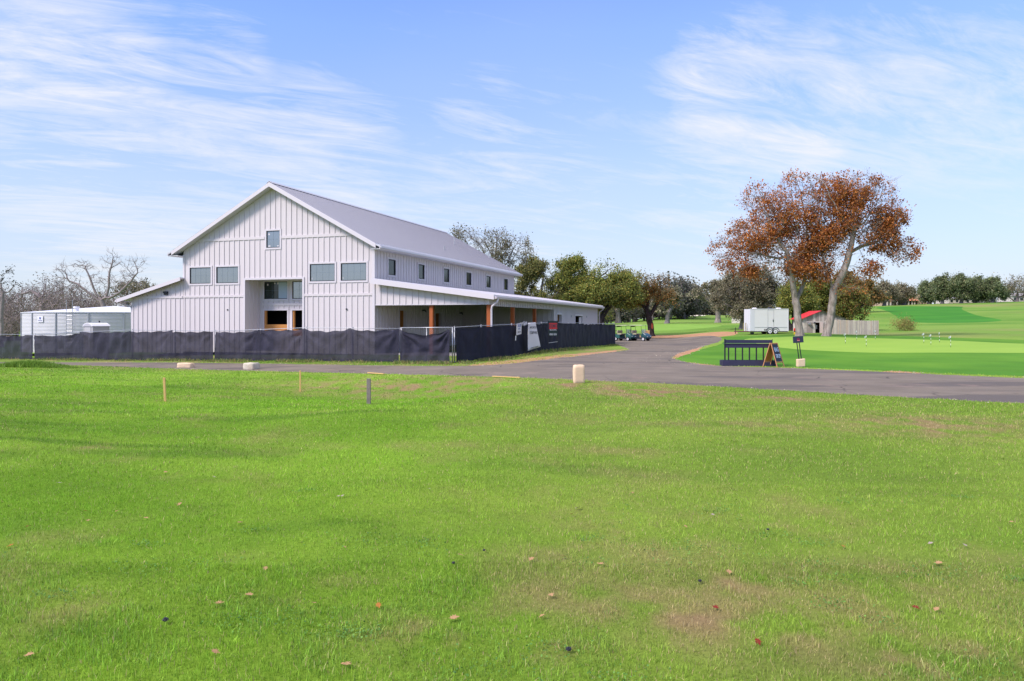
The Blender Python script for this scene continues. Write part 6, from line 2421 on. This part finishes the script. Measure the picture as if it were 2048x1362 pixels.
M_LT = mat('tan dry leaf', (.36, .21, .11), .8, .2, noise=.25, nscale=20)
M_LO = mat('orange leaf', (.34, .13, .03), .8, .2, noise=.2, nscale=20)
M_LR = mat('crimson leaf', (.17, .018, .014), .8, .2, noise=.2, nscale=20)
M_LG = mat('grey brown leaf', (.33, .26, .24), .8, .2, noise=.2, nscale=20)
TAN = [(359, 1013, 1.1), (234, 1027, .9), (176, 1046, 1.1), (292, 1041, 1.0), (480, 1050, 1.1), (531, 1143, 1), (499, 1196, 1.1), (438, 1213, 1.2), (628, 1213, .9), (58, 1318, 1.1),
       (692, 1337, 1.4), (431, 1312, 1), (921, 1116, 1), (1063, 1124, 1.2), (1126, 1118, 1), (1201, 1134, 1.2), (908, 1243, 1.2), (1102, 1197, 1.2), (1084, 1239, .8),
       (1371, 1058, .8), (1778, 1028, 1), (2022, 1049, 1), (1458, 1150, 1.2), (1873, 1226, 1), (1877, 1132, 1.2), (331, 948, 1), (284, 935, .8), (1265, 990, .7), (690, 1100, .8)]
GRY = [(858, 982, .9), (685, 996, 1.0), (1157, 1020, 1.4), (1930, 1096, 1), (428, 958, .9), (1426, 1034, .9), (393, 878, .9), (468, 881, .9), (120, 970, .9), (1861, 1092, .9), (677, 997, .8)]
protos = {}


def place_leaf(px, py, s, m, label, group, seed):
    q = hit(px, py)
    key = (m.name, seed % 4)
    if key not in protos:
        me = leaf_mesh(seed % 4 * 13 + 5)
        me.materials.append(m)
        protos[key] = me
    o = bpy.data.objects.new('fallen_leaf', protos[key])
    COL.objects.link(o)
    o.location = (q.x, q.y, q.z + .030)
    r_ = random.Random(seed * 31)
    o.rotation_euler = (r_.uniform(-.45, .1), r_.uniform(-.3, .3), r_.uniform(0, 6.28))
    sz_ = .068 * s
    o.scale = (sz_, sz_, sz_)
    return tag(o, label, 'leaf', group)


for i, (px, py, s_) in enumerate(TAN):
    place_leaf(px, py, s_, M_LT, 'curled tan oak leaf fallen on the green lawn', 'tan leaves scattered on the lawn', i + 1)
for i, (px, py, s_) in enumerate(GRY):
    place_leaf(px, py, s_, M_LG, 'small grey brown curled leaf lying in the lawn', 'grey leaves scattered on the lawn', i + 50)
for i, (px, py, m_, lab) in enumerate([(757, 1218, M_LO, 'bright orange leaf in the lawn below the middle of the photo'), (1686, 1098, M_LO, 'orange brown leaf on the right half of the lawn'),
                                       (1516, 1292, M_LR, 'dark red leaf in tall grass near the bottom edge'), (1431, 1222, M_LR, 'small crimson leaf left above the dark red one'),
                                       (1831, 1222, M_LR, 'red brown leaf at the lower right of the lawn'), (56, 1058, M_LR, 'red brown leaf near the left edge, upper of two'),
                                       (21, 1097, M_LO, 'orange brown leaf near the left edge, lower of two'), (1420, 885, M_LR, 'red leaf alone on the middle lawn right of the stone marker'),
                                       (173, 1027, M_LR, 'pinkish purple leaf beside two tan leaves on the left lawn'), (1144, 1033, M_LO, 'faint orange leaf beside a big grey brown leaf'),
                                       (1575, 978, M_LR, 'small upright maroon leaf on the right lawn')]):
    place_leaf(px, py, 1.0, m_, lab, None, i + 90)


def clod(px, py, r_, label, seed):
    q = hit(px, py)
    rr = random.Random(seed)
    import bmesh
    bm = bmesh.new()
    bmesh.ops.create_icosphere(bm, subdivisions=3, radius=r_)
    for v in bm.verts:
        n = v.co.normalized()
        f = 1 + .22 * math.sin(n.x * 7 + seed) * math.sin(n.y * 6 + seed * 2) + .12 * math.sin(n.z * 13 + seed) + rr.uniform(-.05, .05)
        v.co *= f
        v.co.z *= .7
    me = bpy.data.meshes.new('pine_cone')
    bm.to_mesh(me)
    bm.free()
    me.materials.append(M_BLACK)
    me.name = 'dirt_clod'
    o = bpy.data.objects.new('dirt_clod', me)
    COL.objects.link(o)
    o.location = (q.x, q.y, q.z + r_ * .6 + .02)
    return tag(o, label, 'clod')


clod(1137, 1307, .017, 'round black clod at the bottom of the lawn, right of centre', 1)
clod(331, 1248, .019, 'black clod on the lower left lawn', 2)
clod(968, 1106, .012, 'tiny black clod on the central lawn, farther one', 3)
clod(907, 1132, .014, 'black clod on the central lawn near a tan leaf', 4)
clod(1400, 1168, .013, 'dark clod left of a tan leaf on the right lawn', 5)
clod(1536, 1064, .014, 'flat dark clod beside a bare patch on the right lawn', 6)


# ------------------------------------------------------------------ turf blades
def blades(name, label, zones, seed, hfun=None, tuft=False):
    rng = np.random.default_rng(seed)
    VV, QQ, CC = [], [], []
    o = 0
    for (y0, y1, dens, h, w, quadb) in zones:
        xw = .74
        # sample area of the wedge between y0 and y1, a margin to each side
        mg = 3.2 if y1 < 17 else 2.0
        area = xw * 2 * (y1 ** 2 - y0 ** 2) / 2 + 2 * mg * (y1 - y0)
        n = int(area * dens)
        y = np.sqrt(y0 ** 2 + (y1 ** 2 - y0 ** 2) * rng.random(n))
        x = (rng.random(n) * 2 - 1) * (xw * y + mg)
        if tuft:
            f = fbm(x * 1.7 + 5, y * 1.7, 3, 77) + .16 * np.clip((6.5 - y) / 2.5, 0, 1)
            keep = f > .66
        else:
            d = dryness(x, y)
            keep = rng.random(n) > np.clip(d * .75, 0, .9)
        keep &= ~inpoly(x + rng.normal(0, .10, n), y - np.abs(rng.normal(0, .14, n)), road_poly)
        keep &= ~(inpoly(x, y, fringe_poly))
        x, y = x[keep], y[keep]
        n = len(x)
        z = gz(x, y)
        th = rng.random(n) * 6.283
        lean = rng.normal(0, .80, n)
        cl_ = fbm(x * 7, y * 7, 2, 95)
        patchh = (.65 + .7 * fbm(x * 1.3, y * 1.3, 3, 91)) * (.45 + 1.1 * cl_)
        hh = h * patchh * (.55 + .75 * rng.random(n))
        if tuft:
            hh *= 1.0
        dx, dy = np.cos(th), np.sin(th)
        lx, ly = rng.normal(0, 1, n), rng.normal(0, 1, n)
        ll = np.hypot(lx, ly) + 1e-6
        lx, ly = lx / ll, ly / ll
        la = np.abs(lean)
        ww = w * (.7 + .6 * rng.random(n))
        base = np.column_stack([x, y, z - .004])
        side = np.column_stack([dx, dy, np.zeros(n)]) * ww[:, None] * .5
        tip = base + np.column_stack([lx * np.sin(la), ly * np.sin(la), np.cos(la)]) * hh[:, None]
        mid = base + np.column_stack([lx * np.sin(la) * .35, ly * np.sin(la) * .35, np.cos(la) * .62]) * hh[:, None]
        col = turf(x, y)
        v = np.clip(rng.normal(1.22, .30, (n, 1)), .4, 2.1)
        yel = np.clip(rng.normal(.0, .5, (n, 1)), 0, 1)
        col = col * v * (.66 + .62 * cl_)[:, None] * 1.03 + yel * np.array([.045, .035, .003])
        dead = rng.random(n) < (.05 + .48 * np.clip(dryness(x, y), 0, 1))
        col[dead] = np.array([.40, .31, .16]) * v[dead]
        if tuft:
            col = lerp(col, np.array([.13, .26, .045]), np.full(n, .55)) * v
        col = np.clip(col, .004, .8)
        if quadb:
            V = np.stack([base - side, base + side, mid + side * .7, tip, mid - side * .7], 1).reshape(-1, 3)
            i0 = np.arange(n)[:, None] * 5
            Q = np.concatenate([i0 + np.array([0, 1, 2]), i0 + np.array([0, 2, 4]), i0 + np.array([4, 2, 3])])
            C = np.repeat(col, 5, 0)
            C.reshape(n, 5, 3)[:, :2] *= .9
        else:
            V = np.stack([base - side, base + side, tip], 1).reshape(-1, 3)
            Q = np.arange(n * 3).reshape(-1, 3)
            C = np.repeat(col, 3, 0)
        VV.append(V)
        QQ.append(Q + o)
        CC.append(C)
        o += len(V)
    ob = arr_mesh(name, np.concatenate(VV), np.concatenate(QQ), M_BLADE, None, col=np.concatenate(CC))
    return tag(ob, label, 'grass', kind='stuff')


M_BLADE = tint_mat('grass blade', .6, .25, transl=.30)
blades('lawn_grass', 'short green lawn grass with dry straw patches across the foreground',
       [(3.0, 6.5, 6500, .036, .0038, True), (6.5, 10, 3400, .038, .0055, False), (10, 16, 1300, .042, .009, False), (16, 25, 520, .046, .016, False), (25, 44, 150, .05, .028, False)], 101)
blades('coarse_grass_tufts', 'longer coarse darker grass tufts near the bottom of the photo', [(3.0, 6.0, 1500, .055, .0045, True), (6.0, 7.5, 600, .05, .005, True)], 102, tuft=True)


# weeds and litter along the foot of the fence
def weeds():
    rng = np.random.default_rng(8)
    n = 26000
    px = rng.random(n) * 1290 - 60
    cl = vnoise(px / 26.0, px * 0, 5)
    keep = rng.random(n) < np.clip((cl - .35) * 2.2, .06, 1)
    px = px[keep]
    n = len(px)
    Z = np.interp(px, PXF, FZ)
    off = -.15 - np.abs(rng.normal(0, .55, n))
    y = Z + off * np.where(px > 905, .75, 1)
    x = (px - CX) / F * Z + np.where(px > 905, -off * .75, 0)
    ok = ~inpoly(x, y, road_poly)
    x, y = x[ok], y[ok]
    n = len(x)
    z = gz(x, y)
    h = .05 + .16 * rng.random(n) ** 2.5
    th = rng.random(n) * 6.283
    side = np.column_stack([np.cos(th), np.sin(th), np.zeros(n)]) * .02
    base = np.column_stack([x, y, z])
    tip = base + np.column_stack([rng.normal(0, .35, n) * h, rng.normal(0, .35, n) * h, h])
    V = np.stack([base - side, base + side, tip], 1).reshape(-1, 3)
    c = pick(rng, n, [(.16, .25, .05), (.26, .27, .08), (.38, .28, .14), (.10, .17, .04)], [3, 3, 3, 2])
    o = arr_mesh('fence_weeds', V, np.arange(3 * n).reshape(-1, 3), M_BLADE, None, col=np.repeat(c, 3, 0))
    tag(o, 'straggling weeds and straw along the foot of the black fence', 'weeds', kind='stuff')


weeds()


def mound():
    """longer grass mound at the far left road edge"""
    rng = np.random.default_rng(9)
    n = 9000
    q = hit(45, 735)
    x = q.x + rng.normal(0, 1.1, n)
    y = q.y + .6 + rng.normal(0, .35, n)
    z = gz(x, y)
    r2 = ((x - q.x) / 1.6) ** 2
    h = (.10 + .28 * rng.random(n)) * np.exp(-r2)
    th = rng.random(n) * 6.283
    side = np.column_stack([np.cos(th), np.sin(th), np.zeros(n)]) * .02
    base = np.column_stack([x, y, z])
    tip = base + np.column_stack([rng.normal(0, .4, n) * h, rng.normal(0, .4, n) * h, h])
    V = np.stack([base - side, base + side, tip], 1).reshape(-1, 3)
    c = pick(rng, n, [(.15, .27, .03), (.20, .31, .04), (.10, .2, .03)], [3, 3, 2])
    o = arr_mesh('grass_clump', V, np.arange(3 * n).reshape(-1, 3), M_BLADE, None, col=np.repeat(c, 3, 0))
    tag(o, 'tall unmown grass clump at the left end of the road', 'grass', kind='stuff')


mound()


def gravel():
    """loose stone chips along the crumbled road edges and on the clay verges"""
    rng = np.random.default_rng(12)
    pts = []
    for poly, n, sp_ in ((dirt1, 500, .4), (dirt2, 500, .35), (road_poly, 3200, .13), (dirt4, 120, .15)):
        p = np.array(poly)
        p = p[(p[:, 1] < 62) & (np.abs(p[:, 0]) < .8 * p[:, 1] + 2)]
        i = rng.integers(0, len(p), n)
        pts.append(p[i] + rng.normal(0, sp_, (n, 2)))
    p = np.concatenate(pts)
    n = len(p)
    z = gz(p[:, 0], p[:, 1])
    r = .006 + .016 * rng.random(n) ** 3 * (1 + p[:, 1] / 60)
    oc = np.array([(1, 0, 0), (0, 1, 0), (-1, 0, 0), (0, -1, 0), (0, 0, .8), (0, 0, -.6)])
    V = (np.column_stack([p, z + r * .3])[:, None, :] + oc[None] * r[:, None, None] * (.7 + .6 * rng.random((n, 6, 1)))).reshape(-1, 3)
    f = np.array([(0, 1, 4), (1, 2, 4), (2, 3, 4), (3, 0, 4)])
    Q = (np.arange(n)[:, None, None] * 6 + f[None]).reshape(-1, 3)
    c = pick(rng, n, [(.34, .27, .21), (.24, .20, .18), (.42, .36, .30), (.14, .12, .12)], [2, 2, 1, 2])
    o = arr_mesh('road_gravel', V, Q, tint_mat('gravel chips', .9, .2), None, col=np.repeat(c, 6, 0))
    tag(o, 'loose pale gravel chips along the crumbled road edges', 'gravel', kind='stuff')


gravel()


def clover():
    """low broad leaved weeds in loose patches near the bottom of the photo"""
    rng = np.random.default_rng(21)
    n = 70
    y = 3.6 + 5.5 * rng.random(n) ** 1.4
    x = (rng.random(n) * 2 - 1) * (.72 * y + .4)
    cnt = rng.integers(20, 110, n)
    i = np.repeat(np.arange(n), cnt)
    sp_ = (.04 + .12 * rng.random(n))[i]
    m = len(i)
    px = x[i] + rng.normal(0, 1, m) * sp_ * 1.6
    py = y[i] + rng.normal(0, 1, m) * sp_
    ctr = np.column_stack([px, py, gz(px, py) + .018 + .012 * rng.random(m)])
    pal = pick(rng, m, [(.13, .27, .05), (.17, .32, .06), (.10, .22, .05)], [1, 1, 1], .15)
    V, Q, C = leaf_cards(rng, ctr, .017, pal, .3, 2.2)
    o = arr_mesh('clover_patches', V, Q, M_BLADE, None, col=C)
    tag(o, 'low broad leaved weeds dotted through the near lawn', 'weeds', kind='stuff')


clover()
